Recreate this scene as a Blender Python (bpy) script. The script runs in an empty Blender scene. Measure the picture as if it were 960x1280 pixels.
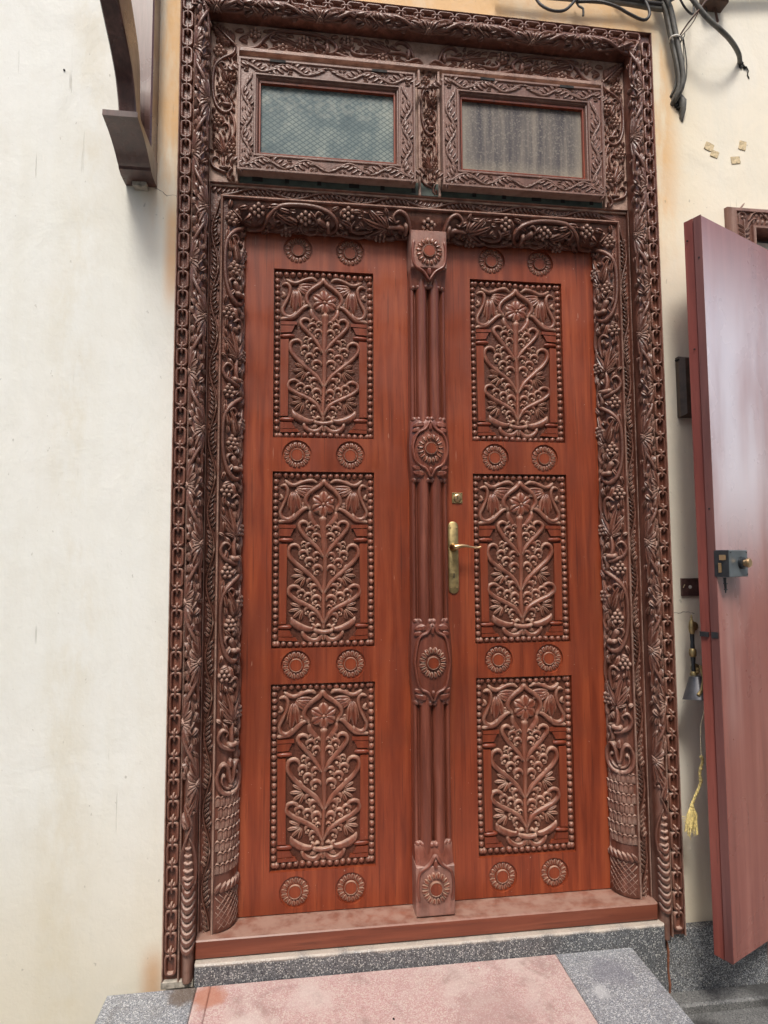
import bpy, math, random
from mathutils import Vector, Matrix
import numpy as np
PI = math.pi
R_ = math.radians
random.seed(7)
sc = bpy.context.scene

# ------------------------------------------------------------------ camera
cam_d = bpy.data.cameras.new("camera")
cam = bpy.data.objects.new("camera", cam_d)
sc.collection.objects.link(cam)
sc.camera = cam
cam_d.sensor_fit = 'HORIZONTAL'
cam_d.sensor_width = 36.0
cam_d.lens = 752.3 / 960 * 36.0
cam_d.clip_start = 0.02
cam_d.clip_end = 500
Rw = [[0.99215115, -0.12493624, -0.00519901],
      [0.00366118, 0.07058365, -0.99749915],
      [0.12499076, 0.98965089, 0.07048706]]      # rows: camera right, down, forward in world axes
M = Matrix(((Rw[0][0], -Rw[1][0], -Rw[2][0], -0.3549),
            (Rw[0][1], -Rw[1][1], -Rw[2][1], -1.6801),
            (Rw[0][2], -Rw[1][2], -Rw[2][2], 1.0967),
            (0, 0, 0, 1)))
cam.matrix_world = M

# ------------------------------------------------------------------ sky, sun, exposure
SUN_EL, SUN_AZ = R_(56), R_(-12)        # azimuth measured from straight in front of the wall, + = from the right
world = bpy.data.worlds.new("World")
sc.world = world
world.use_nodes = True
wn = world.node_tree
bg = wn.nodes["Background"]
sky = wn.nodes.new("ShaderNodeTexSky")
sky.sky_type = 'NISHITA'
sky.sun_disc = False
sky.sun_elevation = SUN_EL
sky.sun_rotation = R_(180) - SUN_AZ
sky.air_density = 1.0
sky.dust_density = 4.0
sky.ozone_density = 0.6
bg.inputs[1].default_value = 0.11
wn.links.new(sky.outputs[0], bg.inputs[0])
sun_d = bpy.data.lights.new("sun", 'SUN')
sun_d.energy = 1.5
sun_d.angle = R_(14)
sun_d.color = (1.0, 0.96, 0.90)
sun = bpy.data.objects.new("sun", sun_d)
sc.collection.objects.link(sun)
d_from = Vector((math.sin(SUN_AZ) * math.cos(SUN_EL), -math.cos(SUN_AZ) * math.cos(SUN_EL), math.sin(SUN_EL)))
sun.rotation_euler = d_from.to_track_quat('Z', 'Y').to_euler()
sc.view_settings.view_transform = 'Standard'
sc.view_settings.look = 'None'
sc.view_settings.exposure = 0.85
sc.view_settings.gamma = 1.0

# ------------------------------------------------------------------ object helpers
COL = sc.collection

def link(o, parent=None):
    COL.objects.link(o)
    if parent is not None:
        o.parent = parent
    return o

def thing(name, label, cat, loc=(0, 0, 0), group=None):
    o = bpy.data.objects.new(name, None)
    o.empty_display_size = 0.05
    link(o)
    o.location = loc
    o['label'] = label
    o['category'] = cat
    if group:
        o['group'] = group
    return o

def mesh_obj(name, me, parent=None, loc=(0, 0, 0), rot=(0, 0, 0), scale=(1, 1, 1)):
    o = bpy.data.objects.new(name, me)
    link(o, parent)
    o.location = loc
    o.rotation_euler = rot
    o.scale = scale
    return o

def make_mesh(name, verts, faces, mat, smooth=True, flat_from=None):
    me = bpy.data.meshes.new(name)
    me.from_pydata([tuple(v) for v in verts], [], faces)
    me.materials.append(mat)
    me.update()
    if smooth:
        me.polygons.foreach_set("use_smooth", [True] * len(me.polygons))
        me.set_sharp_from_angle(angle=R_(58))
    return me

def tag(o, label=None, cat=None, group=None, kind=None):
    if label: o['label'] = label
    if cat: o['category'] = cat
    if group: o['group'] = group
    if kind: o['kind'] = kind
    return o

# ------------------------------------------------------------------ node helpers
def new_mat(name):
    m = bpy.data.materials.new(name)
    m.use_nodes = True
    nt = m.node_tree
    b = nt.nodes["Principled BSDF"]
    return m, nt, b

class NT:
    def __init__(s, nt): s.nt = nt
    def n(s, typ, **kw):
        nd = s.nt.nodes.new(typ)
        for k, v in kw.items():
            setattr(nd, k, v)
        return nd
    def l(s, a, b): s.nt.links.new(a, b)
    def coords(s, kind='Object', scale=(1, 1, 1), loc=(0, 0, 0)):
        tc = s.n('ShaderNodeTexCoord')
        mp = s.n('ShaderNodeMapping')
        mp.inputs['Scale'].default_value = scale
        mp.inputs['Location'].default_value = loc
        s.l(tc.outputs[kind], mp.inputs['Vector'])
        return mp.outputs[0]
    def noise(s, vec, scale, detail=4, rough=0.55, dist=0.0):
        nd = s.n('ShaderNodeTexNoise')
        nd.inputs['Scale'].default_value = scale
        nd.inputs['Detail'].default_value = detail
        nd.inputs['Roughness'].default_value = rough
        nd.inputs['Distortion'].default_value = dist
        s.l(vec, nd.inputs['Vector'])
        return nd.outputs['Fac']
    def ramp(s, fac, stops):
        nd = s.n('ShaderNodeValToRGB')
        cr = nd.color_ramp
        while len(cr.elements) < len(stops): cr.elements.new(0.5)
        for e, (p, c) in zip(cr.elements, stops):
            e.position = p
            e.color = (c[0], c[1], c[2], 1) if isinstance(c, (tuple, list)) else (c, c, c, 1)
        s.l(fac, nd.inputs[0])
        return nd.outputs[0]
    def mix(s, fac, a, b, mode='MIX'):
        nd = s.n('ShaderNodeMix', data_type='RGBA', blend_type=mode)
        if isinstance(fac, (int, float)): nd.inputs[0].default_value = fac
        else: s.l(fac, nd.inputs[0])
        for sock, v in ((nd.inputs[6], a), (nd.inputs[7], b)):
            if isinstance(v, (tuple, list)): sock.default_value = (v[0], v[1], v[2], 1)
            else: s.l(v, sock)
        return nd.outputs[2]
    def math(s, op, a, b=None, clamp=False):
        nd = s.n('ShaderNodeMath', operation=op)
        nd.use_clamp = clamp
        for sock, v in zip(nd.inputs, (a, b)):
            if v is None: continue
            if isinstance(v, (int, float)): sock.default_value = v
            else: s.l(v, sock)
        return nd.outputs[0]
    def mrange(s, v, a, b, c=0.0, d=1.0):
        nd = s.n('ShaderNodeMapRange')
        nd.interpolation_type = 'SMOOTHSTEP'
        s.l(v, nd.inputs[0])
        for i, q in enumerate((a, b, c, d)): nd.inputs[i + 1].default_value = q
        return nd.outputs[0]
    def bump(s, h, strength, dist=0.002, normal=None):
        nd = s.n('ShaderNodeBump')
        nd.inputs['Strength'].default_value = strength
        nd.inputs['Distance'].default_value = dist
        s.l(h, nd.inputs['Height'])
        if normal is not None: s.l(normal, nd.inputs['Normal'])
        return nd.outputs[0]
    def sep(s, v):
        nd = s.n('ShaderNodeSeparateXYZ')
        s.l(v, nd.inputs[0])
        return nd.outputs

def wood(name, dark, mid, light, rough=0.38, dust=0.0, worn_k=0.55, worn_lo=0.53, tool=0.0, dustcol=(0.42, 0.36, 0.33), coat=0.25, axis='Z', scale=1.0, space='Object', bump=0.25, spec=0.5):
    m, nt, b = new_mat(name)
    N = NT(nt)
    st = {'Z': (1, 1, 0.06), 'X': (0.06, 1, 1)}[axis]
    v = N.coords(space, tuple(q * scale for q in st))
    v1 = N.coords(space, (scale * 1.0,) * 3)
    g1 = N.noise(v, 38, 5, 0.62, 0.35)
    g2 = N.noise(v, 160, 3, 0.6)
    big = N.noise(v1, 3.2, 3, 0.5, 0.3)
    c = N.ramp(g1, [(0.30, dark), (0.50, mid), (0.72, light)])
    c = N.mix(N.mrange(big, 0.35, 0.7, 0.0, 0.45), c, dark)
    pores = N.mrange(g2, 0.58, 0.72, 0.0, 0.4)
    c = N.mix(pores, c, tuple(q * 0.45 for q in dark))
    if dust > 0:
        ge = N.n('ShaderNodeNewGeometry')
        nz = N.sep(ge.outputs['Normal'])[2]
        dn = N.noise(v1, 26, 4, 0.65)
        worn = N.math('MULTIPLY', N.mrange(ge.outputs['Pointiness'], worn_lo, worn_lo + 0.11), worn_k)
        dz = N.math('MULTIPLY', N.mrange(nz, 0.35, 0.95), 0.8)
        f = N.math('MAXIMUM', worn, dz)
        f = N.math('MULTIPLY', f, N.mrange(dn, 0.3, 0.62, 0.35, 1.0))
        f = N.math('MULTIPLY', f, dust)
        c = N.mix(f, c, dustcol)
        rr = N.math('ADD', N.math('MULTIPLY', f, 0.35), rough)
        N.l(rr, b.inputs['Roughness'])
    else:
        rr = N.mrange(N.noise(v1, 9, 4), 0.3, 0.75, rough * 0.8, rough * 1.5)
        N.l(rr, b.inputs['Roughness'])
    N.l(c, b.inputs['Base Color'])
    b.inputs['Coat Weight'].default_value = coat
    b.inputs['Coat Roughness'].default_value = 0.22
    b.inputs['Specular IOR Level'].default_value = spec
    h = N.math('ADD', N.math('MULTIPLY', g2, 0.5), g1)
    if tool:
        tm = N.noise(N.coords(space, (1, 1, 0.45)), 150, 3, 0.6, 0.4)
        tm2 = N.n('ShaderNodeTexVoronoi', feature='F1'); tm2.inputs['Scale'].default_value = 210; N.l(v1, tm2.inputs['Vector'])
        h = N.math('ADD', h, N.math('MULTIPLY', N.math('ADD', tm, N.math('MULTIPLY', tm2.outputs['Distance'], 0.5)), tool))
    N.l(N.bump(h, bump, 0.0015), b.inputs['Normal'])
    return m

def plain(name, col, rough=0.5, metal=0.0, var=0.12, nscale=30, bump=0.0, coat=0.0):
    m, nt, b = new_mat(name)
    N = NT(nt)
    v = N.coords('Object')
    n = N.noise(v, nscale, 4, 0.6)
    dk = tuple(q * (1 - 2.2 * var) for q in col)
    lt = tuple(min(1, q * (1 + 1.6 * var)) for q in col)
    N.l(N.ramp(n, [(0.3, dk), (0.5, col), (0.7, lt)]), b.inputs['Base Color'])
    N.l(N.mrange(n, 0.3, 0.7, rough * 0.85, min(1, rough * 1.2)), b.inputs['Roughness'])
    b.inputs['Metallic'].default_value = metal
    b.inputs['Coat Weight'].default_value = coat
    if bump: N.l(N.bump(n, bump, 0.002), b.inputs['Normal'])
    return m

MAT = {}
MAT['frame'] = wood('frame_wood', (0.062, 0.021, 0.013), (0.148, 0.053, 0.034), (0.27, 0.112, 0.076), rough=0.37, dust=1.0, worn_k=0.85, worn_lo=0.545, tool=1.4, bump=0.5, dustcol=(0.52, 0.36, 0.285), coat=0.15, spec=0.45)
MAT['carve'] = wood('panel_carving_wood', (0.100, 0.025, 0.013), (0.190, 0.050, 0.026), (0.31, 0.100, 0.056), rough=0.34, dust=1.0, worn_k=0.85, worn_lo=0.525, tool=1.0, bump=0.4, dustcol=(0.56, 0.38, 0.28), coat=0.15, spec=0.45)
MAT['bead'] = wood('bead_wood', (0.100, 0.024, 0.012), (0.185, 0.047, 0.024), (0.28, 0.085, 0.047), rough=0.34, dust=0.8, worn_k=0.35, tool=0.8, bump=0.3, dustcol=(0.50, 0.33, 0.25), coat=0.2, spec=0.45)
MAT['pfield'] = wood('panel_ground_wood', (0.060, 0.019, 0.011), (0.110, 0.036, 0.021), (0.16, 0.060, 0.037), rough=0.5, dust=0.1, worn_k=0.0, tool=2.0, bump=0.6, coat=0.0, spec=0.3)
MAT['leaf'] = wood('mahogany_board', (0.130, 0.023, 0.009), (0.235, 0.044, 0.016), (0.34, 0.078, 0.028), rough=0.38, coat=0.15, scale=0.9, bump=0.2, spec=0.4)
def leaf_wear(m):
    nt = m.node_tree; N = NT(nt); b = nt.nodes["Principled BSDF"]
    src = b.inputs['Base Color'].links[0].from_socket
    v = N.coords('Object')
    sc_ = N.mrange(N.noise(N.coords('Object', (1, 1, 0.16), (3, 1, 0)), 85, 2, 0.5), 0.715, 0.74)
    sc_ = N.math('MULTIPLY', sc_, N.mrange(N.noise(v, 6, 2), 0.50, 0.60))
    c = N.mix(N.math('MULTIPLY', sc_, 0.45), src, (0.50, 0.30, 0.22))
    ln = N.mrange(N.noise(N.coords('Object', (1, 1, 0.02), (1, 4, 0)), 120, 2, 0.5), 0.60, 0.70)
    c = N.mix(N.math('MULTIPLY', ln, 0.5), c, (0.055, 0.012, 0.007))
    bl = N.mrange(N.noise(v, 3.0, 4, 0.6, 0.5), 0.46, 0.70)
    c = N.mix(N.math('MULTIPLY', bl, 0.22), c, (0.10, 0.030, 0.016))
    sp = N.mrange(N.noise(v, 120, 2, 0.5), 0.735, 0.76)
    c = N.mix(N.math('MULTIPLY', sp, 0.5), c, (0.55, 0.42, 0.34))
    N.l(c, b.inputs['Base Color'])
leaf_wear(MAT['leaf'])
MAT['post'] = wood('reeded_post_wood', (0.090, 0.024, 0.014), (0.185, 0.052, 0.031), (0.30, 0.105, 0.070), rough=0.34, dust=0.75, worn_k=0.7, worn_lo=0.55, tool=0.8, bump=0.4, dustcol=(0.50, 0.34, 0.28), coat=0.25, spec=0.45)
MAT['sill'] = wood('sill_wood', (0.12, 0.030, 0.015), (0.19, 0.048, 0.023), (0.28, 0.082, 0.042), rough=0.42, dust=1.0, worn_k=0.0, dustcol=(0.37, 0.235, 0.18), axis='X', coat=0.1, scale=0.8)
MAT['wframe'] = wood('transom_wood', (0.10, 0.044, 0.032), (0.17, 0.080, 0.058), (0.26, 0.135, 0.102), rough=0.42, dust=0.9, worn_k=0.6, worn_lo=0.525, tool=1.0, bump=0.4, dustcol=(0.52, 0.39, 0.32), coat=0.1, spec=0.4)
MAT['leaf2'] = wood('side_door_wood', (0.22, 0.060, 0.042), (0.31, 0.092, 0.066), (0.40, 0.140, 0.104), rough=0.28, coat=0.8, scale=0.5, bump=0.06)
def painted_sheen(m):
    """sky reflection painted into the colour: pale vertical streaks, upper half of the leaf"""
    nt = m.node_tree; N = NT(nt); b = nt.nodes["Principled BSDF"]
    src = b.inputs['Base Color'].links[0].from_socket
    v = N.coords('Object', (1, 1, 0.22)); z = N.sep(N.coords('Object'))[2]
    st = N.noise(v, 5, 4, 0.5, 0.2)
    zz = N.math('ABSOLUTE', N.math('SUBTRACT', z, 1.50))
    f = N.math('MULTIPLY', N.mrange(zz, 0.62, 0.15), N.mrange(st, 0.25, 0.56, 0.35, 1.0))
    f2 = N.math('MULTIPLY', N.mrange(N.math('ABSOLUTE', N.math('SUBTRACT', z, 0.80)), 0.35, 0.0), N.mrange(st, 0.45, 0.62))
    c = N.mix(N.math('MULTIPLY', f, 0.90), src, (0.78, 0.73, 0.80))  # glossy sky sheen mixed into the wood colour
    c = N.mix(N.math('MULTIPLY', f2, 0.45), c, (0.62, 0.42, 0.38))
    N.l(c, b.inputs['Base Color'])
painted_sheen(MAT['leaf2'])
MAT['edge2'] = wood('side_door_edge', (0.15, 0.034, 0.026), (0.23, 0.058, 0.044), (0.31, 0.092, 0.068), rough=0.42, coat=0.2, scale=0.8)
MAT['edge2b'] = wood('side_door_edge_dull', (0.11, 0.040, 0.036), (0.165, 0.062, 0.055), (0.22, 0.09, 0.08), rough=0.42, coat=0.3, scale=0.8)
MAT['bracket'] = wood('bracket_wood', (0.050, 0.020, 0.015), (0.095, 0.040, 0.030), (0.16, 0.075, 0.060), rough=0.3, coat=0.45, dust=0.0, bump=0.1)
MAT['brass'] = plain('aged_brass', (0.40, 0.31, 0.15), 0.48, 0.85, 0.18, 60)
MAT['brass_bright'] = plain('polished_brass', (0.66, 0.45, 0.25), 0.32, 1.0, 0.08, 40)
MAT['black_metal'] = plain('black_metal', (0.05, 0.055, 0.06), 0.4, 0.6, 0.15, 50)
MAT['grey_metal'] = plain('grey_painted_metal', (0.13, 0.155, 0.17), 0.38, 0.4, 0.12, 20)
MAT['dark'] = plain('dark_cavity', (0.012, 0.011, 0.010), 0.8, 0, 0.1, 30)
MAT['bell'] = plain('brown_box_paint', (0.075, 0.052, 0.040), 0.45, 0, 0.2, 30, 0.2)
MAT['plate'] = plain('maroon_plate', (0.10, 0.055, 0.05), 0.45, 0.2, 0.2, 60)
MAT['cable'] = plain('grey_cable_sheath', (0.125, 0.12, 0.105), 0.6, 0, 0.2, 60, 0.2)
MAT['cable_dark'] = plain('black_cable_sheath', (0.035, 0.032, 0.03), 0.55, 0, 0.2, 40)
MAT['cable_brown'] = plain('brown_wire', (0.09, 0.045, 0.03), 0.6, 0, 0.2, 40)
MAT['white_pl'] = plain('cable_tie', (0.6, 0.58, 0.52), 0.5)
MAT['tape'] = plain('yellowed_tape', (0.60, 0.48, 0.29), 0.6, 0, 0.22, 90, 0.2)
MAT['cord'] = plain('yellow_cord', (0.62, 0.50, 0.20), 0.8, 0, 0.25, 200, 0.3)
MAT['cord_pale'] = plain('pale_cord', (0.66, 0.60, 0.42), 0.8, 0, 0.2, 200, 0.3)
MAT['shade'] = plain('grey_lamp_shade', (0.09, 0.092, 0.10), 0.35, 0.5, 0.15, 30)
MAT['lead'] = plain('green_backing_board', (0.050, 0.070, 0.058), 0.6, 0, 0.25, 40)
MAT['putty'] = plain('cement_filler', (0.40, 0.36, 0.30), 0.85, 0, 0.25, 60, 0.5)
MAT['rust'] = plain('rust_stain', (0.20, 0.075, 0.04), 0.85, 0, 0.3, 60, 0.4)

def wall_material():
    m, nt, b = new_mat('limewashed_plaster')
    N = NT(nt)
    tc = N.n('ShaderNodeTexCoord')
    P = tc.outputs['Object']
    x, y, z = N.sep(P)
    def mp(s, l=(0, 0, 0)):
        q = N.n('ShaderNodeMapping')
        q.inputs['Scale'].default_value = s
        q.inputs['Location'].default_value = l
        N.l(P, q.inputs['Vector'])
        return q.outputs[0]
    big = N.noise(mp((1, 1, 0.6)), 1.6, 5, 0.6, 0.4)
    streak = N.noise(mp((1, 1, 0.10)), 14, 5, 0.65, 0.2)
    fine = N.noise(mp((1, 1, 1)), 70, 5, 0.6)
    cool = (0.79, 0.80, 0.755)
    warm = (0.82, 0.755, 0.62)
    base = N.mix(N.mrange(x, -0.1, 0.95), cool, warm)                       # warmer wash on the right-hand bay
    base = N.mix(N.mrange(streak, 0.42, 0.70, 0.0, 0.28), base, (0.72, 0.71, 0.62))
    base = N.mix(N.mrange(big, 0.45, 0.72, 0.0, 0.55), base, (0.80, 0.79, 0.74))
    # yellow-brown rising damp low on the wall
    low = N.mrange(N.math('ADD', z, N.math('MULTIPLY', big, 0.8)), 1.0, 0.25)
    base = N.mix(N.math('MULTIPLY', low, 0.55), base, (0.66, 0.56, 0.38))
    # band of damp between bay and frame
    wav = N.math('MULTIPLY', N.math('SUBTRACT', N.noise(mp((1, 1, 0.5)), 3.5, 3), 0.5), 0.16)
    dmp = N.math('ABSOLUTE', N.math('ADD', N.math('ADD', x, 0.985), wav))
    damp = N.math('MULTIPLY', N.mrange(dmp, 0.10, 0.0), N.mrange(N.noise(mp((1, 1, 0.4)), 9, 5, 0.7), 0.40, 0.66))
    base = N.mix(N.math('MULTIPLY', damp, 0.32), base, (0.60, 0.52, 0.34))
    # orange wood-stain run-off beside and above the frame
    nz_ = N.noise(mp((1, 1, 0.22)), 11, 5, 0.65)
    ax = N.math('ABSOLUTE', x)
    side = N.math('MULTIPLY', N.mrange(ax, 0.86, 0.765), N.mrange(z, 1.9, 2.35))
    side = N.math('MULTIPLY', side, N.mrange(nz_, 0.33, 0.58))
    left_low = N.math('MULTIPLY', N.mrange(N.math('ABSOLUTE', N.math('ADD', x, 0.742)), 0.035, 0.005), N.mrange(N.math('ABSOLUTE', N.math('SUBTRACT', z, 1.97)), 0.22, 0.06))
    side = N.math('MAXIMUM', side, N.math('MULTIPLY', left_low, 0.8))
    top = N.math('MULTIPLY', N.mrange(z, 2.70, 2.78), N.mrange(ax, 0.86, 0.70))
    top = N.math('MULTIPLY', top, N.mrange(N.noise(mp((1, 1, 0.6)), 6, 4), 0.25, 0.55, 0.45, 1.0))
    st = N.math('MAXIMUM', side, top)
    base = N.mix(N.math('MULTIPLY', st, 0.9), base, (0.70, 0.36, 0.13))
    halo = N.math('MULTIPLY', N.mrange(ax, 0.98, 0.78), N.mrange(z, 1.6, 2.4))
    base = N.mix(N.math('MULTIPLY', halo, 0.4), base, (0.72, 0.58, 0.34))
    # orange spot at the foot of the left jamb
    ft = N.math('MULTIPLY', N.mrange(N.math('ABSOLUTE', N.math('ADD', x, 0.755)), 0.05, 0.0), N.mrange(z, 0.10, 0.0))
    base = N.mix(N.math('MULTIPLY', ft, 0.7), base, (0.55, 0.30, 0.14))
    # grime: dark flecks and long thin scratches
    fl = N.mrange(N.noise(mp((1, 1, 0.7), (3, 0, 1)), 46, 3, 0.6), 0.69, 0.735)
    sc1 = N.mrange(N.noise(mp((1, 1, 0.055), (9, 0, 4)), 62, 2, 0.5), 0.70, 0.73)
    sc1 = N.math('MULTIPLY', sc1, N.mrange(N.noise(mp((1, 1, 1), (2, 5, 7)), 4.5, 2), 0.50, 0.60))
    g = N.math('MAXIMUM', N.math('MULTIPLY', fl, 0.40), N.math('MULTIPLY', sc1, 0.35))
    base = N.mix(g, base, (0.22, 0.20, 0.16))
    # hairline cracks
    vo = N.n('ShaderNodeTexVoronoi', feature='DISTANCE_TO_EDGE')
    vo.inputs['Scale'].default_value = 1.7
    wob = N.n('ShaderNodeVectorMath', operation='ADD')
    nzc = N.n('ShaderNodeTexNoise'); nzc.inputs['Scale'].default_value = 1.6; nzc.inputs['Detail'].default_value = 5
    N.l(P, nzc.inputs['Vector']); N.l(P, wob.inputs[0]); N.l(nzc.outputs['Color'], wob.inputs[1])
    N.l(wob.outputs[0], vo.inputs['Vector'])
    cr = N.mrange(vo.outputs['Distance'], 0.0035, 0.0)
    cr = N.math('MULTIPLY', cr, N.mrange(N.noise(mp((1, 1, 1), (5, 1, 3)), 2.3, 3), 0.52, 0.62))
    base = N.mix(N.math('MULTIPLY', cr, 0.0), base, (0.25, 0.22, 0.17))
    mot = N.noise(mp((1, 1, 1)), 9, 6, 0.7, 0.6)
    base = N.mix(N.mrange(mot, 0.40, 0.68, 0.0, 0.22), base, (0.68, 0.66, 0.58))
    N.l(base, b.inputs['Base Color'])
    b.inputs['Roughness'].default_value = 0.85
    b.inputs['Specular IOR Level'].default_value = 0.25
    h = N.math('ADD', N.math('MULTIPLY', fine, 0.35), N.math('MULTIPLY', N.noise(mp((1, 1, 0.7)), 16, 6, 0.65), 1.0))
    h = N.math('SUBTRACT', h, N.math('MULTIPLY', sc1, 0.4))
    trw = N.noise(mp((1, 1, 0.6)), 4.5, 4, 0.5, 0.8)
    nb = N.bump(trw, 0.3, 0.02)
    N.l(N.bump(h, 0.45, 0.004, nb), b.inputs['Normal'])
    return m
MAT['wall'] = wall_material()

def terrazzo(name, ground, chips, rough=0.55, dens=0.5, scale=170, ledge=None, spots=None, stain=(0.10, 0.09, 0.08), stamt=0.3, warm=None):
    m, nt, b = new_mat(name)
    N = NT(nt)
    v = N.coords('Object')
    c = N.mix(N.mrange(N.noise(v, 5, 5, 0.65, 0.5), 0.4, 0.7, 0.0, 0.5), ground, tuple(q * 0.72 for q in ground))
    for i, (col, sc_, th) in enumerate(chips):
        vo = N.n('ShaderNodeTexVoronoi', feature='F1')
        vo.inputs['Scale'].default_value = sc_ * 1.55
        N.l(v, vo.inputs['Vector'])
        rnd = N.sep(vo.outputs['Color'])
        pick = N.mrange(rnd[i % 3], th, th + 0.02)
        sh = N.mrange(vo.outputs['Distance'], 0.50, 0.38)
        c = N.mix(N.math('MULTIPLY', pick, sh), c, col)
    if warm:
        c = N.mix(N.mrange(N.noise(v, 7, 5, 0.6, 0.5), 0.45, 0.62, 0.0, 0.5), c, warm)
    s = N.mrange(N.noise(v, 11, 6, 0.7, 0.8), 0.50, 0.72, 0.0, stamt)
    c = N.mix(s, c, stain)
    if ledge:
        zz = N.sep(v)[2]
        lf_ = N.mrange(N.math('ADD', zz, N.math('MULTIPLY', N.math('SUBTRACT', N.noise(v, 18, 4), 0.5), 0.02)), ledge[0], ledge[1])
        c = N.mix(N.math('MULTIPLY', lf_, 0.85), c, (0.52, 0.45, 0.37))
    if spots:
        sx, sy, sz = N.sep(v)
        for (px, py, r, col, k) in spots:
            dx = N.math('POWER', N.math('SUBTRACT', sx, px), 2.0); dy = N.math('POWER', N.math('SUBTRACT', sy, py), 2.0)
            dd = N.math('ADD', N.math('SQRT', N.math('ADD', dx, dy)), N.math('MULTIPLY', N.math('SUBTRACT', N.noise(v, 22, 5, 0.7), 0.5), r * 1.5))
            c = N.mix(N.math('MULTIPLY', N.mrange(dd, r, r * 0.45), k), c, col)
    N.l(c, b.inputs['Base Color'])
    N.l(N.mrange(N.noise(v, 20, 4), 0.3, 0.7, rough * 0.75, rough * 1.25), b.inputs['Roughness'])
    N.l(N.bump(N.noise(v, 90, 5, 0.6), 0.25, 0.002), b.inputs['Normal'])
    return m
MAT['terr_grey'] = terrazzo('grey_terrazzo', (0.110, 0.114, 0.120), [((0.50, 0.50, 0.47), 170, 0.60), ((0.34, 0.36, 0.38), 260, 0.55), ((0.035, 0.038, 0.045), 150, 0.62)])
MAT['terr_plinth'] = terrazzo('grey_terrazzo_plinth', (0.110, 0.114, 0.120), [((0.50, 0.50, 0.47), 170, 0.62), ((0.34, 0.36, 0.38), 260, 0.55), ((0.035, 0.038, 0.045), 150, 0.62)], ledge=(0.040, 0.052))
MAT['terr_step'] = terrazzo('pale_grey_terrazzo', (0.255, 0.26, 0.268), [((0.58, 0.58, 0.57), 160, 0.55), ((0.42, 0.44, 0.46), 250, 0.5), ((0.10, 0.11, 0.14), 190, 0.60)], stamt=0.45, spots=[(-0.655, -0.035, 0.055, (0.13, 0.09, 0.06), 0.8), (0.44, -0.10, 0.07, (0.15, 0.15, 0.18), 0.5), (0.38, -0.17, 0.03, (0.5, 0.5, 0.5), 0.6)])
MAT['terr_pink'] = terrazzo('pink_terrazzo', (0.50, 0.33, 0.305), [((0.60, 0.48, 0.45), 240, 0.5), ((0.40, 0.22, 0.21), 200, 0.66), ((0.56, 0.46, 0.40), 130, 0.7)], stamt=0.65, stain=(0.27, 0.17, 0.15), warm=(0.60, 0.50, 0.45), spots=[(-0.600, -0.055, 0.055, (0.42, 0.16, 0.09), 0.75), (-0.50, -0.16, 0.05, (0.60, 0.52, 0.47), 0.35), (-0.36, -0.10, 0.06, (0.60, 0.50, 0.46), 0.3), (0.1, -0.2, 0.12, (0.36, 0.24, 0.22), 0.4)])
MAT['ground'] = terrazzo('worn_concrete', (0.15, 0.15, 0.145), [((0.26, 0.26, 0.25), 190, 0.6), ((0.06, 0.06, 0.06), 160, 0.6)], stamt=0.7, stain=(0.035, 0.035, 0.035), spots=[(0.72, -0.10, 0.07, (0.025, 0.025, 0.025), 0.8), (0.98, 0.0, 0.10, (0.025, 0.025, 0.025), 0.7)])

def glass_mat(name, kind):
    m, nt, b = new_mat(name)
    N = NT(nt)
    v = N.coords('Object')
    x, y, z = N.sep(v)
    if kind == 'green':
        # wired/diamond figured glass: two families of diagonal lines
        a1 = N.math('ADD', N.math('MULTIPLY', x, 48), N.math('MULTIPLY', z, 66))
        a2 = N.math('SUBTRACT', N.math('MULTIPLY', x, 48), N.math('MULTIPLY', z, 66))
        l1 = N.math('ABSOLUTE', N.math('SUBTRACT', N.math('FRACT', a1), 0.5))
        l2 = N.math('ABSOLUTE', N.math('SUBTRACT', N.math('FRACT', a2), 0.5))
        d = N.mrange(N.math('MINIMUM', l1, l2), 0.0, 0.22)
        big = N.noise(N.coords('Object', (1, 1, 1)), 9, 4, 0.6, 0.6)
        c = N.ramp(big, [(0.34, (0.07, 0.11, 0.12)), (0.50, (0.135, 0.18, 0.18)), (0.68, (0.25, 0.29, 0.26))])
        c = N.mix(N.mrange(d, 0.0, 1.0, 0.75, 0.0), c, (0.045, 0.075, 0.085))
        gr = N.mrange(N.math('SUBTRACT', N.noise(N.coords('Object', (1, 1, 1), (4, 0, 0)), 55, 3), N.mrange(z, 0.04, 0.0, 0.0, 0.15)), 0.40, 0.62)
        c = N.mix(N.math('MULTIPLY', gr, 0.18), c, (0.50, 0.50, 0.42))
        h = d
        N.l(N.bump(h, 0.12, 0.001), b.inputs['Normal'])
        b.inputs['Roughness'].default_value = 0.5
    else:
        st = N.noise(N.coords('Object', (1, 1, 0.06)), 40, 4, 0.6)
        sp = N.noise(N.coords('Object'), 190, 3, 0.6)
        c = N.ramp(st, [(0.36, (0.05, 0.045, 0.052)), (0.52, (0.115, 0.10, 0.092)), (0.68, (0.20, 0.17, 0.14))])
        c = N.mix(N.mrange(sp, 0.50, 0.66, 0.0, 0.45), c, (0.30, 0.265, 0.215))
        edge = N.mrange(N.math('ABSOLUTE', x), 0.14, 0.205, 0.0, 0.55)
        c = N.mix(edge, c, (0.32, 0.28, 0.22))
        lowd = N.mrange(z, -0.06, -0.12, 0.0, 0.4)
        c = N.mix(lowd, c, (0.34, 0.30, 0.22))
        N.l(N.bump(sp, 0.4, 0.002), b.inputs['Normal'])
        b.inputs['Roughness'].default_value = 0.55
    N.l(c, b.inputs['Base Color'])
    b.inputs['Specular IOR Level'].default_value = 0.2 if kind == 'green' else 0.3
    return m
MAT['glass_green'] = glass_mat('figured_green_glass', 'green')
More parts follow.
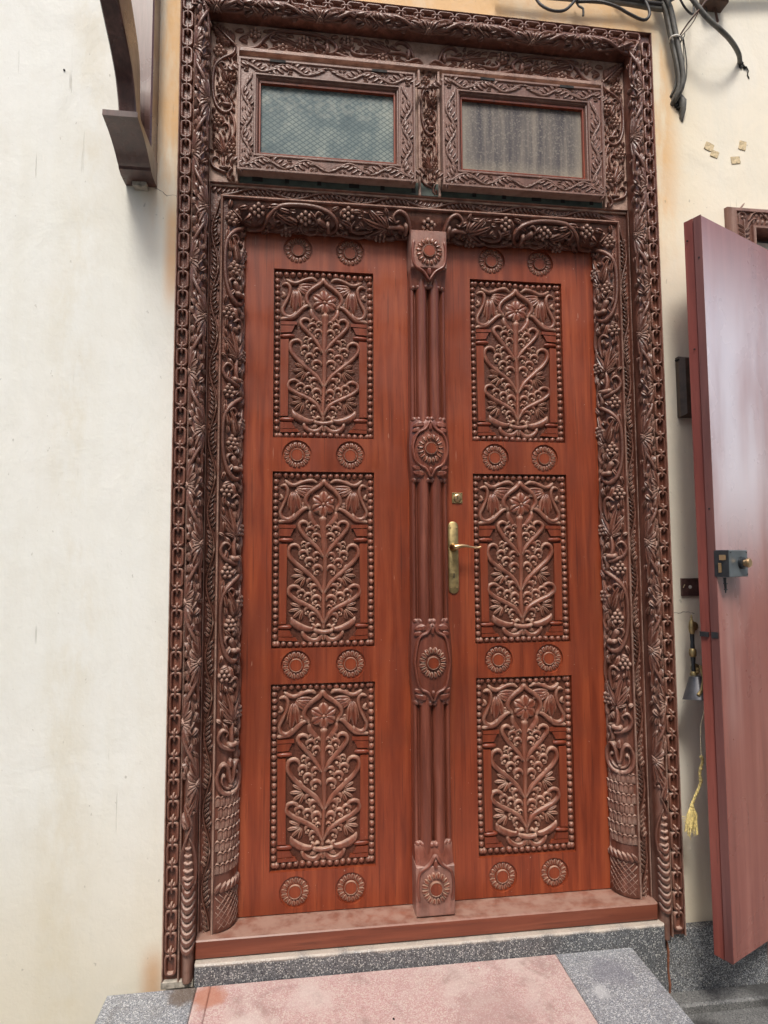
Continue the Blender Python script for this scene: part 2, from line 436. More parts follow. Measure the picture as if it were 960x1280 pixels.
MAT['glass_dusty'] = glass_mat('dusty_frosted_glass', 'dusty')

# ------------------------------------------------------------------ box / prism builder
class MB:
    def __init__(s): s.v = []; s.f = []
    def add(s, vs, fs):
        o = len(s.v); s.v += [tuple(q) for q in vs]; s.f += [tuple(i + o for i in f) for f in fs]
    def box(s, x0, x1, y0, y1, z0, z1, bev=0.0):
        """bevelled box; the bevel runs round the front (low-y) face"""
        if bev <= 0:
            vs = [(x0, y0, z0), (x1, y0, z0), (x1, y1, z0), (x0, y1, z0), (x0, y0, z1), (x1, y0, z1), (x1, y1, z1), (x0, y1, z1)]
            s.add(vs, [(0, 1, 5, 4), (1, 2, 6, 5), (2, 3, 7, 6), (3, 0, 4, 7), (4, 5, 6, 7), (3, 2, 1, 0)])
        else:
            b = bev
            vs = [(x0 + b, y0, z0 + b), (x1 - b, y0, z0 + b), (x1 - b, y0, z1 - b), (x0 + b, y0, z1 - b),
                  (x0, y0 + b, z0), (x1, y0 + b, z0), (x1, y0 + b, z1), (x0, y0 + b, z1),
                  (x0, y1, z0), (x1, y1, z0), (x1, y1, z1), (x0, y1, z1)]
            fs = [(0, 1, 2, 3)]
            for i in range(4):
                j = (i + 1) % 4
                fs.append((4 + i, 4 + j, j, i)); fs.append((8 + i, 8 + j, 4 + j, 4 + i))
            fs.append((11, 10, 9, 8))
            s.add(vs, fs)
    def prism(s, pts, a0, a1, axis):
        """polygon pts extruded along axis 'x' (pts = (y,z)), 'y' (pts=(x,z)) or 'z' (pts=(x,y))"""
        n = len(pts)
        mk = {'x': lambda p, a: (a, p[0], p[1]), 'y': lambda p, a: (p[0], a, p[1]), 'z': lambda p, a: (p[0], p[1], a)}[axis]
        vs = [mk(p, a0) for p in pts] + [mk(p, a1) for p in pts]
        fs = [tuple(range(n)), tuple(reversed(range(n, 2 * n)))] + [(i, n + i, n + (i + 1) % n, (i + 1) % n) for i in range(n)]
        s.add(vs, fs)
    def tube3(s, pts, r, n=8, cap=True):
        pts = [Vector(p) for p in pts]
        m = len(pts)
        rr = r if isinstance(r, (list, tuple)) else [r] * m
        up = Vector((0.123, 0.9, 0.31)).normalized()
        base = len(s.v)
        for i, p in enumerate(pts):
            t = (pts[min(i + 1, m - 1)] - pts[max(i - 1, 0)]).normalized()
            a = t.cross(up)
            if a.length < 1e-4: a = t.cross(Vector((1, 0, 0)))
            a.normalize(); b = t.cross(a).normalized()
            for k in range(n):
                th = 2 * PI * k / n
                q = p + (a * math.cos(th) + b * math.sin(th)) * rr[i]
                s.v.append(tuple(q))
        for i in range(m - 1):
            for k in range(n):
                k2 = (k + 1) % n
                s.f.append((base + i * n + k, base + i * n + k2, base + (i + 1) * n + k2, base + (i + 1) * n + k))
        if cap:
            s.f.append(tuple(base + k for k in reversed(range(n))))
            s.f.append(tuple(base + (m - 1) * n + k for k in range(n)))
    def lathe(s, prof, c, axis='z', n=16):
        """prof = [(r, h)]; axis z (up) or -y (towards viewer)"""
        base = len(s.v)
        for r, h in prof:
            for k in range(n):
                th = 2 * PI * k / n
                if axis == 'z': s.v.append((c[0] + r * math.cos(th), c[1] + r * math.sin(th), c[2] + h))
                elif axis == 'y': s.v.append((c[0] + r * math.cos(th), c[1] - h, c[2] + r * math.sin(th)))
        for i in range(len(prof) - 1):
            for k in range(n):
                k2 = (k + 1) % n
                s.f.append((base + i * n + k, base + i * n + k2, base + (i + 1) * n + k2, base + (i + 1) * n + k))
        s.f.append(tuple(base + k for k in reversed(range(n))))
        s.f.append(tuple(base + (len(prof) - 1) * n + k for k in range(n)))
    def obj(s, name, mat, parent=None, smooth=False, loc=(0, 0, 0), **kw):
        me = make_mesh(name, s.v, s.f, mat, smooth)
        return mesh_obj(name, me, parent, loc, **kw)

def smooth_by_angle(o, ang=40):
    me = o.data
    me.polygons.foreach_set("use_smooth", [True] * len(me.polygons))
    try: me.set_sharp_from_angle(angle=R_(ang))
    except Exception: pass
    return o

# ------------------------------------------------------------------ carving strokes: (u, v, w) = across, along, relief height
def crom(pts, step):
    """Catmull-Rom through 2-D (or 3-D) points, resampled"""
    P = [np.array(p, float) for p in pts]
    if len(P) == 2:
        n = max(2, int(np.linalg.norm(P[1] - P[0]) / step) + 1)
        return [P[0] + (P[1] - P[0]) * t for t in np.linspace(0, 1, n)], list(np.linspace(0, 1, n))
    Q = [2 * P[0] - P[1]] + P + [2 * P[-1] - P[-2]]
    out, par = [], []
    m = len(P) - 1
    for i in range(m):
        p0, p1, p2, p3 = Q[i:i + 4]
        k = max(2, int(np.linalg.norm(p2 - p1) / step) + 1)
        for j in range(k):
            t = j / k
            out.append(0.5 * (2 * p1 + (p2 - p0) * t + (2 * p0 - 5 * p1 + 4 * p2 - p3) * t * t + (3 * p1 - p0 - 3 * p2 + p3) * t ** 3))
            par.append((i + t) / m)
    out.append(P[-1]); par.append(1.0)
    return out, par

class Carve:
    def __init__(s, sc_=1.0, step=0.006):
        s.v = []; s.f = []; s.k = sc_; s.step = step; s.base = -0.004; s.lift = 0.0; s.ox = 0; s.oy = 0; s.fx = 1; s.rnd = random.Random(3)
    def _P(s, u, v): return ((u * s.fx + s.ox) * s.k, (v + s.oy) * s.k)
    def stroke(s, pts, r, h=None, n=5, w0=0.0, flat=0.0):
        """rounded raised line; r (same unit as pts) scalar or list over the control points; h metres"""
        P = [s._P(*p[:2]) for p in pts]
        path, par = crom(P, s.step)
        rl = [q * s.k for q in (r if isinstance(r, (list, tuple)) else [r] * len(pts))]
        m = len(path); b0 = len(s.v)
        for i, p in enumerate(path):
            t = path[min(i + 1, m - 1)] - path[max(i - 1, 0)]
            L = math.hypot(*t) or 1e-9
            nx, ny = -t[1] / L, t[0] / L
            q = par[i] * (len(rl) - 1); a = min(int(q), len(rl) - 2) if len(rl) > 1 else 0
            rr = rl[a] + (rl[a + 1] - rl[a]) * (q - a) if len(rl) > 1 else rl[0]
            hh = (h if h is not None else rr * 1.15) * (rr / max(rl)) ** 0.5
            if i == 0 or i == m - 1: rr *= 0.55; hh *= 0.6
            for j in range(n + 1):
                th = PI * j / n
                cx = math.cos(th); sn = math.sin(th)
                ww = s.base if j in (0, n) else w0 + s.lift + hh * sn
                s.v.append((p[0] + nx * rr * cx, p[1] + ny * rr * cx, ww))
        N1 = n + 1
        for i in range(m - 1):
            for j in range(n):
                s.f.append((b0 + i * N1 + j, b0 + i * N1 + j + 1, b0 + (i + 1) * N1 + j + 1, b0 + (i + 1) * N1 + j))
        s.f.append(tuple(b0 + j for j in reversed(range(N1)))); s.f.append(tuple(b0 + (m - 1) * N1 + j for j in range(N1)))
    def petal(s, u, v, ang, L, W, H, groove=0.35, bend=0.0, nl=7, nw=6, tip=0.75):
        """pointed leaf, root at (u,v), heading ang (deg, 0=+u, 90=+v), with a gouged midrib"""
        x0, y0 = s._P(u, v)
        L *= s.k; W *= s.k
        a = R_(ang)
        if s.fx < 0: a = PI - a; bend = -bend
        b0 = len(s.v)
        for i in range(nl + 1):
            t = i / nl
            wd = W * 0.5 * (math.sin(PI * min(1, t ** tip * 0.97 + 0.03)) ** 0.75) + W * 0.02
            aa = a + R_(bend) * t
            cx = x0 + math.cos(a + R_(bend) * t * 0.5) * L * t; cy = y0 + math.sin(a + R_(bend) * t * 0.5) * L * t
            for j in range(nw + 1):
                q = -1 + 2 * j / nw
                edge = (1 - abs(q) ** 2.5)
                hh = H * math.sin(PI * min(1, 0.18 + 0.78 * t)) ** 0.5 * (0.25 + 0.75 * edge) - H * groove * math.exp(-(q / 0.28) ** 2)
                ww = s.base if j in (0, nw) or i in (0, nl) else s.lift + hh
                s.v.append((cx - math.sin(aa) * wd * q, cy + math.cos(aa) * wd * q, ww))
        N1 = nw + 1
        for i in range(nl):
            for j in range(nw):
                s.f.append((b0 + i * N1 + j, b0 + (i + 1) * N1 + j, b0 + (i + 1) * N1 + j + 1, b0 + i * N1 + j + 1))
    def ball(s, u, v, r, h=None, n=8, rings=3):
        x0, y0 = s._P(u, v); r *= s.k; h = h if h is not None else r
        b0 = len(s.v)
        for i in range(rings):
            th = (PI / 2) * i / rings
            for k in range(n):
                ph = 2 * PI * k / n
                s.v.append((x0 + r * math.cos(th) * math.cos(ph), y0 + r * math.cos(th) * math.sin(ph), s.base if i == 0 else s.lift + h * math.sin(th)))
        s.v.append((x0, y0, s.lift + h))
        for i in range(rings - 1):
            for k in range(n):
                k2 = (k + 1) % n
                s.f.append((b0 + i * n + k, b0 + i * n + k2, b0 + (i + 1) * n + k2, b0 + (i + 1) * n + k))
        tp = b0 + rings * n
        for k in range(n): s.f.append((b0 + (rings - 1) * n + k, b0 + (rings - 1) * n + (k + 1) % n, tp))
    def disc(s, u, v, r, h, n=20, bev=0.03):
        x0, y0 = s._P(u, v); r *= s.k
        b0 = len(s.v)
        for rr, ww in ((r, s.base), (r, s.lift + h * 0.7), (r * (1 - bev), s.lift + h)):
            for k in range(n):
                ph = 2 * PI * k / n
                s.v.append((x0 + rr * math.cos(ph), y0 + rr * math.sin(ph), ww))
        for i in range(2):
            for k in range(n):
                k2 = (k + 1) % n
                s.f.append((b0 + i * n + k, b0 + i * n + k2, b0 + (i + 1) * n + k2, b0 + (i + 1) * n + k))
        s.f.append(tuple(b0 + 2 * n + k for k in range(n)))
    def slab(s, poly, h, bev=0.0):
        P = [s._P(*p) for p in poly]
        if s.fx < 0: P = P[::-1]
        n = len(P); cx = sum(p[0] for p in P) / n; cy = sum(p[1] for p in P) / n
        b0 = len(s.v)
        for sh, ww in ((1, s.base), (1, s.lift + h - bev), (None, s.lift + h)):
            for p in P:
                if sh: s.v.append((p[0], p[1], ww))
                else:
                    dx, dy = p[0] - cx, p[1] - cy
                    s.v.append((p[0] - math.copysign(min(bev, abs(dx)), dx), p[1] - math.copysign(min(bev, abs(dy)), dy), ww))
        for i in range(2):
            for k in range(n):
                k2 = (k + 1) % n
                s.f.append((b0 + i * n + k, b0 + i * n + k2, b0 + (i + 1) * n + k2, b0 + (i + 1) * n + k))
        s.f.append(tuple(b0 + 2 * n + k for k in range(n)))
    def curl(s, u, v, r, a0=200, a1=-30, th=0.33, dot=True):
        pts = [(u + r * math.cos(R_(a)), v + r * math.sin(R_(a))) for a in np.linspace(a0, a1, 7)]
        s.stroke(pts, [r * th * 0.6, r * th * 1.3, r * th * 0.9])
        if dot: s.ball(u + r * 0.12, v - r * 0.25, r * 0.42)
    def mesh(s, name, mat, fmap):
        return make_mesh(name, [fmap(*p) for p in s.v], s.f, mat, True)

def fill_gaps(dst, others, S, a0, a1, n, L=0.028, W=0.010, H=0.006, seed=1, wrap=0.0, centre=None, clear=0.0045, spread=38):
    """small leaves carved into whatever ground the main motifs leave free"""
    rr = random.Random(seed)
    occ = set()
    cell = 0.004
    def mark(u, v): occ.add((int(u / cell), int(v / cell)))
    for c in others:
        for (u, v, w) in c.v:
            if w > -0.002:
                mark(u, v)
                if wrap: mark(u, v + wrap); mark(u, v - wrap)
    made = 0
    for _ in range(n * 40):
        if made >= n: break
        l = L * rr.uniform(0.65, 1.15)
        u, v = rr.uniform(0.004, S - 0.004), rr.uniform(a0, a1)
        ang = rr.choice((90, 270)) + rr.uniform(-spread, spread)
        hit = 0; cells = []
        for t in np.linspace(0, 1, 7):
            for q in (-0.4, 0, 0.4):
                x = u + math.cos(R_(ang)) * l * t - math.sin(R_(ang)) * W * q
                y = v + math.sin(R_(ang)) * l * t + math.cos(R_(ang)) * W * q
                if not (0.002 < x < S - 0.002): hit += 3
                k = (int(x / cell), int(y / cell)); cells.append((x, y))
                if k in occ: hit += 1
        if hit > 4: continue
        dst.petal(u, v, ang, l, W, H, 0.45, rr.uniform(-25, 25), nl=5, nw=4)
        for x, y in cells:
            mark(x, y)
            if wrap: mark(x, y + wrap); mark(x, y - wrap)
        made += 1
    return made

flatmap = lambda u, v, w: (u, -w, v)          # wall-parallel panel, relief towards the viewer

# band surfaces of the left-hand post: s = distance from the band's outer edge, a = height
def m_chain(s, a, w): return (-(0.7245 - s), 0.008 - w, a)
def ell(cx, cy, ax, ay, t0, t1, S):
    def f(s, a, w):
        t = t0 + (t1 - t0) * (s / S)
        X = cx + ax * math.cos(t); Y = cy - ay * math.sin(t)
        nx, ny = math.cos(t) / ax, -math.sin(t) / ay
        L = math.hypot(nx, ny)
        return (-(X + nx / L * w), Y + ny / L * w, a)
    return f
S_FL = 0.070
m_floral = ell(0.660, 0.016, 0.0180, 0.031, 0.0, PI, S_FL)
m_leaf = lambda s, a, w: (-(0.640 - s), 0.043 - w, a)
S_GR = 0.090
m_grape = ell(0.600, 0.092, 0.050, 0.060, PI / 2, PI, S_GR)
m_grape_flat = lambda s, a, w: (-(0.640 - s * 0.070 / S_GR), 0.056 - w, a)
m_fgrape0 = lambda s, a, w: (min(max(s, 0.001), S_GR - 0.001) - S_GR / 2, -w, a)

# ------------------------------------------------------------------ carved units
def unit_chain_link():
    c = Carve(1, 0.006)
    w, h, r = 0.0122, 0.0230, 0.0080
    pts = []
    for (cx, cy, a0) in ((w - r, h - r, 0), (-(w - r), h - r, 90), (-(w - r), -(h - r), 180), (w - r, -(h - r), 270)):
        for k in range(4):
            a = R_(a0 + k * 30)
            pts.append((cx + r * math.cos(a), cy + r * math.sin(a)))
    pts.append(pts[0])
    b0 = len(c.v); n = 5
    rr = 0.0042
    # closed ring
    m = len(pts) - 1
    for i in range(m):
        p = np.array(pts[i]); t = np.array(pts[(i + 1) % m]) - np.array(pts[(i - 1) % m]); t = t / np.linalg.norm(t)
        for j in range(n + 1):
            th = PI * j / n
            c.v.append((p[0] - t[1] * rr * math.cos(th), p[1] + t[0] * rr * math.cos(th), -0.006 if j in (0, n) else 0.001 + 0.0068 * math.sin(th)))
    for i in range(m):
        i2 = (i + 1) % m
        for j in range(n):
            c.f.append((b0 + i * 6 + j, b0 + i * 6 + j + 1, b0 + i2 * 6 + j + 1, b0 + i2 * 6 + j))
    return c
def unit_connector():
    c = Carve(1, 0.005)
    c.stroke([(0, -0.0165), (0, -0.006), (0, 0.006), (0, 0.0165)], [0.0036, 0.0046, 0.0046, 0.0036], h=0.0095)
    return c

PF = 0.315
def floral_unit():
    """returns stem carve and one palmette carve (for the outer- and inner-facing flowers)"""
    st = Carve(1, 0.009)
    mid = S_FL / 2; A = 0.025
    pts = [(mid + A * math.cos(2 * PI * q / 12.0), PF * q / 12.0) for q in range(13)]
    st.stroke(pts, [0.0040, 0.0056, 0.0040, 0.0056, 0.0040], h=0.0075)
    for k, a in ((1, 0.045), (-1, 0.045 + PF / 2)):
        st.stroke([(mid + k * 0.012, a + 0.115), (mid - k * 0.006, a + 0.085), (mid - k * 0.019, a + 0.045), (mid - k * 0.023, a + 0.005)], [0.002, 0.0042, 0.0048, 0.003], h=0.0065)
        st.petal(mid - k * 0.002, a + 0.070, 90 + k * 40, 0.034, 0.014, 0.007, 0.5, bend=k * 25)
        st.petal(mid + k * 0.006, a + 0.060, -90 - k * 20, 0.036, 0.013, 0.007, 0.5)
    pal = Carve(1, 0.006)
    for ang, L, W in ((180, 0.024, 0.0125), (152, 0.028, 0.0125), (208, 0.028, 0.0125), (128, 0.042, 0.0155), (232, 0.042, 0.0155), (108, 0.062, 0.0160), (252, 0.062, 0.0160), (94, 0.072, 0.012), (266, 0.072, 0.012)):
        pal.petal(0.022, 0.0, ang, L * 1.06, W * 1.25, 0.0100, 0.5, nl=7, tip=1.25)
    pal.ball(0.020, 0, 0.0080, 0.012)
    pal.stroke([(0.026, -0.012), (0.014, 0.0), (0.026, 0.012)], 0.0028, h=0.0115)
    return st, pal

PL = 0.205
def leafband_unit():
    c = Carve(1, 0.009)
    S = 0.033
    mid = S / 2
    pts = [(mid + 0.0100 * math.cos(2 * PI * q / 10.0), PL * q / 10.0) for q in range(11)]
    c.stroke(pts, 0.0034, h=0.0065)
    for side, a0 in ((1, PL * 0.5), (-1, 0.0)):
        for k in range(7):
            a = a0 - 0.044 + k * 0.0130
            x = mid + side * -0.0 + side * (0.0115 * -1 * math.cos(2 * PI * a / PL) * -0.0)
            xr = mid + 0.0100 * math.cos(2 * PI * a / PL)
            c.petal(xr + side * 0.001, a, 90 - side * 42, 0.0235, 0.0088, 0.0070, 0.3, nl=5, nw=4)
    return c

PG = 0.495
def grape_unit(GK=1.28):
    """scrolling vine: returns stems, leaves, and the positions of the grape clusters"""
    k = 0.001; KD = PG / 675.0
    def p(x, d): return ((x - 225) * k, PG - d * KD)
    sk = lambda r: [q * GK for q in r] if isinstance(r, list) else r * GK
    st = Carve(1, 0.007)
    st.stroke([p(308, 205), p(300, 262), p(262, 300), p(238, 345), p(232, 420), p(236, 505), p(252, 565), p(276, 586), p(296, 566), p(292, 535)], sk([0.0028, 0.0045, 0.005, 0.005, 0.005, 0.005, 0.0055, 0.0055, 0.0045, 0.003]), h=1.3 * 0.008)
    st.stroke([p(266, 543), p(280, 548), p(296, 546)], sk(0.0062), h=1.3 * 0.0125)              # collar
    st.stroke([p(292, 580), p(304, 620), p(309, 680), p(300, 720)], sk([0.004, 0.0045, 0.004, 0.002]), h=1.3 * 0.008)
    st.stroke([p(262, 500), p(272, 520), p(282, 548)], sk([0.008, 0.0075, 0.005]), h=1.3 * 0.008)   # calyx
    st.stroke([p(252, 528), p(246, 506), p(258, 492), p(268, 500)], sk([0.002, 0.004, 0.0035, 0.002]), h=1.3 * 0.007)
    st.stroke([p(302, 500), p(308, 470), p(300, 440), p(290, 430)], sk([0.003, 0.004, 0.003, 0.0015]), h=1.3 * 0.007)
    st.stroke([p(300, 945), p(288, 925), p(292, 900), p(300, 880), p(290, 872)], sk([0.0035, 0.005, 0.005, 0.004, 0.003]), h=1.3 * 0.0085)
    st.stroke([p(258, 878), p(272, 884), p(290, 880)], sk(0.006), h=1.3 * 0.012)                # collar 2
    st.stroke([p(284, 905), p(262, 896), p(240, 880), p(231, 850), p(243, 826), p(258, 836), p(254, 852)], sk([0.0045, 0.005, 0.005, 0.0045, 0.0038, 0.003, 0.0025]), h=1.3 * 0.0085)
    st.stroke([p(273, 800), p(270, 850), p(276, 880)], sk([0.0035, 0.0055, 0.0045]), h=1.3 * 0.008)
    st.stroke([p(262, 660), p(275, 646), p(288, 655), p(292, 690), p(284, 740)], sk([0.002, 0.004, 0.0045, 0.004, 0.002]), h=1.3 * 0.008)
    st.stroke([p(246, 335), p(262, 318), p(274, 330), p(268, 352)], sk([0.0022, 0.0035, 0.003, 0.002]), h=1.3 * 0.007)
    lv = Carve(1, 0.007)
    def lf(x, d, ang, L, W, H=0.0115, bend=0): q = p(x, d); lv.petal(q[0], q[1], ang, L, W * 1.25, H, 0.5, bend, nl=7)
    lf(280, 420, 100, 0.085, 0.013, bend=25); lf(284, 420, 78, 0.100, 0.014, bend=-8); lf(286, 425, 62, 0.07, 0.012, bend=25)
    lf(278, 425, 120, 0.055, 0.012, bend=-25); lf(290, 430, 40, 0.030, 0.011)
    lf(262, 495, 130, 0.028, 0.010); lf(272, 495, 70, 0.028, 0.010)
    for a, L, W, bd in ((95, 0.090, 0.015, 18), (118, 0.078, 0.014, 15), (138, 0.056, 0.013, -15), (70, 0.092, 0.014, -12), (50, 0.060, 0.013, 20), (160, 0.034, 0.010, 0)):
        lf(274, 805, a, L, W, bend=bd)
    lf(302, 850, 70, 0.045, 0.010, bend=20); lf(240, 800, 150, 0.02, 0.009)
    lf(298, 300, 60, 0.045, 0.011, bend=-20)
    lf(240, 300, 265, 0.040, 0.012); lf(256, 640 - 40, 200, 0.026, 0.011); lf(240, 690, 100, 0.036, 0.011, bend=-20)
    lf(300, 700, 285, 0.045, 0.012); lf(240, 745, 270, 0.030, 0.011); lf(250, 390, 95, 0.045, 0.011, bend=15)
    lf(262, 600, 280, 0.045, 0.012, bend=20); lf(300, 640, 110, 0.035, 0.010); lf(302, 910, 280, 0.030, 0.010)
    lf(244, 215, 80, 0.03, 0.012); lf(262, 232, 60, 0.035, 0.012); lf(285, 230, 110, 0.03, 0.011)
    lf(240, 560, 250, 0.028, 0.010); lf(300, 600, 250, 0.03, 0.009)
    clusters = [p(250, 262), p(262, 452), p(245, 632), p(303, 775), p(247, 935 - 675 + 0), p(303, 368), p(301, 560 + 40)]
    clusters = [p(250, 258), p(262, 452), p(245, 632), p(303, 775), p(303, 368)]
    return st, lv, clusters

def cluster_unit():
    c = Carve(1, 0.006)
    r = 0.0068
    for row, (n, y) in enumerate(((2, 0.0115), (3, 0.0), (2, -0.0115))):
        for i in range(n):
            c.ball((i - (n - 1) / 2) * 0.0130, y, r, 0.0125, 8, 3)
    c.ball(0.0, 0.021, r * 0.9, 0.007, 7, 3)
    return c

def scroll_unit():
    """acanthus scroll for the transom sash frames: period 0.12, band width 0.040"""
    c = Carve(1, 0.007)
    P = 0.12; S = 0.038; mid = S / 2
    c.stroke([(mid - 0.014 * math.cos(2 * PI * q / 8), P * q / 8) for q in range(9)], [0.003, 0.004, 0.003], h=0.0055)
    for side, a0 in ((1, 0.0), (-1, P / 2)):
        for k in range(8):
            a = a0 - 0.046 + k * 0.0112
            xr = mid - 0.014 * math.cos(2 * PI * a / P)
            L = 0.034 - 0.0016 * k
            c.petal(xr, a, 90 - side * (70 - 6 * k), L, 0.0100, 0.0062, 0.45, bend=side * 38, nl=6, nw=5)
        c.curl(mid + side * 0.007, a0 + 0.040, 0.0060, dot=True)
    return c

# ------------------------------------------------------------------ WALL, GROUND, STEP
WY = 0.045
wall = MB()
# one wall sheet with the doorway cut out of it (real thickness behind), plus the return of the side window bay
wall.box(-4.0, -0.66, WY, WY + 0.35, -0.60, 5.2)
wall.box(0.66, 1.03, WY, WY + 0.35, -0.60, 5.2)
wall.box(1.03, 1.80, WY, WY + 0.35, 2.165, 5.2)
wall.box(1.80, 4.5, WY, WY + 0.35, -0.60, 5.2)
wall.box(-0.66, 0.66, WY, WY + 0.35, 2.72, 5.2)
wall.box(-0.66, 0.66, WY, WY + 0.35, -0.60, -0.01)
w = wall.obj('building_wall', MAT['wall'])
tag(w, 'cream limewashed plaster wall with orange stains around the carved doorway', 'wall')

ob = MB(); ob.box(-14, 9, -5.6, -5.0, -0.2, 5.6); ob.box(-14, 9, -5.0, -4.93, 5.2, 5.45)  # unseen building across the alley, added to hold back low sky light
for k in range(6):
    xx = -12 + k * 3.6
    ob.box(xx, xx + 0.9, -5.0, -4.97, 0.9 if k % 2 else -0.18, 2.4)
tag(ob.obj('added_opposite_building', MAT['wall']), 'unseen plain cream building added across the alley to block low sky light', 'building')
g = MB(); g.box(-60, 60, -60, 60, -0.9, -0.185)
tag(g.obj('ground', MAT['ground']), kind='structure')
# dark skirting of terrazzo along the foot of the wall, right of the doorway
s = MB(); s.box(0.545, 1.9, 0.022, WY + 0.1, -0.20, 0.012, 0.003)
tag(s.obj('skirting', MAT['terr_grey']), kind='structure')
s = MB(); s.box(0.56, 1.9, -0.030, 0.020, -0.20, -0.160, 0.006)
tag(s.obj('gutter_kerb', MAT['ground']), kind='structure')
# plinth under the threshold
s = MB(); s.box(-0.640, 0.650, -0.014, 0.12, -0.2, 0.050, 0.004)
tag(s.obj('plinth', MAT['terr_plinth']), kind='structure')
# doorstep: pink slab between grey slabs, each its own piece on a bed
step = MB(); step.box(-0.83, 0.535, -0.95, -0.02, -0.2, -0.012)
stepo = step.obj('doorstep', MAT['terr_grey']); tag(stepo, kind='structure')
def slab(x0, x1, y0, y1, mat, n='slab'):
    m = MB()
    m.v = []; b = 0.003
    vs = [(x0 + b, y0 + b, 0), (x1 - b, y0 + b, 0), (x1 - b, y1 - b, 0), (x0 + b, y1 - b, 0), (x0, y0, -b), (x1, y0, -b), (x1, y1, -b), (x0, y1, -b), (x0, y0, -0.03), (x1, y0, -0.03), (x1, y1, -0.03), (x0, y1, -0.03)]
    fs = [(0, 1, 2, 3)]
    for i in range(4):
        j = (i + 1) % 4
        fs += [(4 + i, 4 + j, j, i), (8 + i, 8 + j, 4 + j, 4 + i)]
    m.add(vs, fs)
    return m.obj(n, mat, stepo)
slab(-0.850, -0.6335, -0.60, -0.0165, MAT['terr_step'])
slab(-0.6320, -0.598, -0.96, -0.0165, MAT['terr_pink'])
slab(-0.5970, 0.3240, -0.96, -0.0165, MAT['terr_pink'])
slab(0.3255, 0.546, -0.96, -0.0165, MAT['terr_step'])
# cement bedding and stains where the left post meets the step
m = MB(); m.box(-0.7255, -0.645, 0.001, 0.04, -0.012, 0.006, 0.002)
tag(m.obj('cement_packing', MAT['putty']), kind='structure')
# rusty drip down the skirting joint
m = MB(); m.tube3([(0.664, 0.018, 0.02), (0.671, 0.021, 0.0), (0.6785, 0.0215, -0.048), (0.676, 0.0215, -0.10), (0.6800, 0.0215, -0.14), (0.678, 0.0215, -0.165)], [0.004, 0.003, 0.004, 0.003, 0.004, 0.003], 6)
tag(m.obj('rust_drip', MAT['rust']), 'thin rusty drip line running down the terrazzo skirting below the right post', 'rust streak')

# ------------------------------------------------------------------ DOOR FRAME
frame = thing('carved_door_frame', 'dark carved hardwood frame with chain border and vines around the double door', 'door frame')

def sweep_profile(prof, corner, z0):
    """prof: list of (X, y). corner(X)-> z of the mitre. builds left post, head, right post as three meshes"""
    out = []
    n = len(prof)
    for side in (-1, 1):
        m = MB()
        vs = [(side * X, y, z0) for X, y in prof] + [(side * X, y, corner(X)) for X, y in prof]
        fs = []
        for i in range(n - 1):
            f = (i, i + 1, n + i + 1, n + i)
            fs.append(f if side < 0 else f[::-1])
        fs.append(tuple(range(n)) if side > 0 else tuple(reversed(range(n))))
        m.add(vs, fs); out.append(m)
    m = MB()
    vs = [(-X, y, corner(X)) for X, y in prof] + [(X, y, corner(X)) for X, y in prof]
    m.add(vs, [(i, i + 1, n + i + 1, n + i) for i in range(n - 1)])
    out.append(m)
    return out

rim = 0.0028
prof_outer = [(0.7245, WY + 0.02), (0.7245, 0.003), (0.7225, 0.001), (0.7205, 0.003), (0.7195, 0.012),
              (0.6855, 0.012), (0.6850, 0.003), (0.6825, -0.001), (0.6795, 0.003), (0.6785, 0.012)]
prof_outer += [(0.660 + 0.0155 * math.cos(t), 0.016 - 0.0270 * math.sin(t)) for t in np.linspace(0.2, PI - 0.05, 12)]
prof_outer += [(0.6435, 0.022), (0.6430, 0.085)]
co = lambda X: 2.75 - (0.7245 - X)
KI = 1.20; ZI = 2.175
ci = lambda X: ZI - (0.642 - X) * KI
prof_inner = [(0.6420, 0.084), (0.6420, 0.034), (0.6405, 0.031), (0.6385, 0.034), (0.6375, 0.044), (0.6085, 0.044), (0.6080, 0.030), (0.6060, 0.025), (0.6025, 0.0235), (0.6000, 0.027)]
prof_inner += [(0.600 + 0.0475 * math.cos(t), 0.092 - 0.0570 * math.sin(t)) for t in np.linspace(PI / 2, PI - 0.12, 10)]
prof_inner += [(0.5520, 0.086), (0.5510, 0.083), (0.5480, 0.083), (0.5465, 0.086), (0.5465, 0.125)]
oL, oR, oT = sweep_profile(prof_outer, co, 0.004)
post_L = smooth_by_angle(oL.obj('outer_post', MAT['frame'], frame), 50)
post_R = smooth_by_angle(oR.obj('outer_post', MAT['frame'], frame), 50)
head = smooth_by_angle(oT.obj('outer_head', MAT['frame'], frame), 50)
iL, iR, iT = sweep_profile(prof_inner, ci, 0.098)
jamb_L = smooth_by_angle(iL.obj('inner_jamb', MAT['frame'], frame), 50)
jamb_R = smooth_by_angle(iR.obj('inner_jamb', MAT['frame'], frame), 50)
lintel = smooth_by_angle(iT.obj('lintel', MAT['frame'], frame), 50)
for o, l in ((post_L, 'left outer post with chain and flower scroll'), (post_R, 'right outer post with chain and flower scroll'), (jamb_L, 'left inner jamb with grapevine above a basket foot'), (jamb_R, 'right inner jamb with grapevine above a basket foot')):
    o['label'] = l

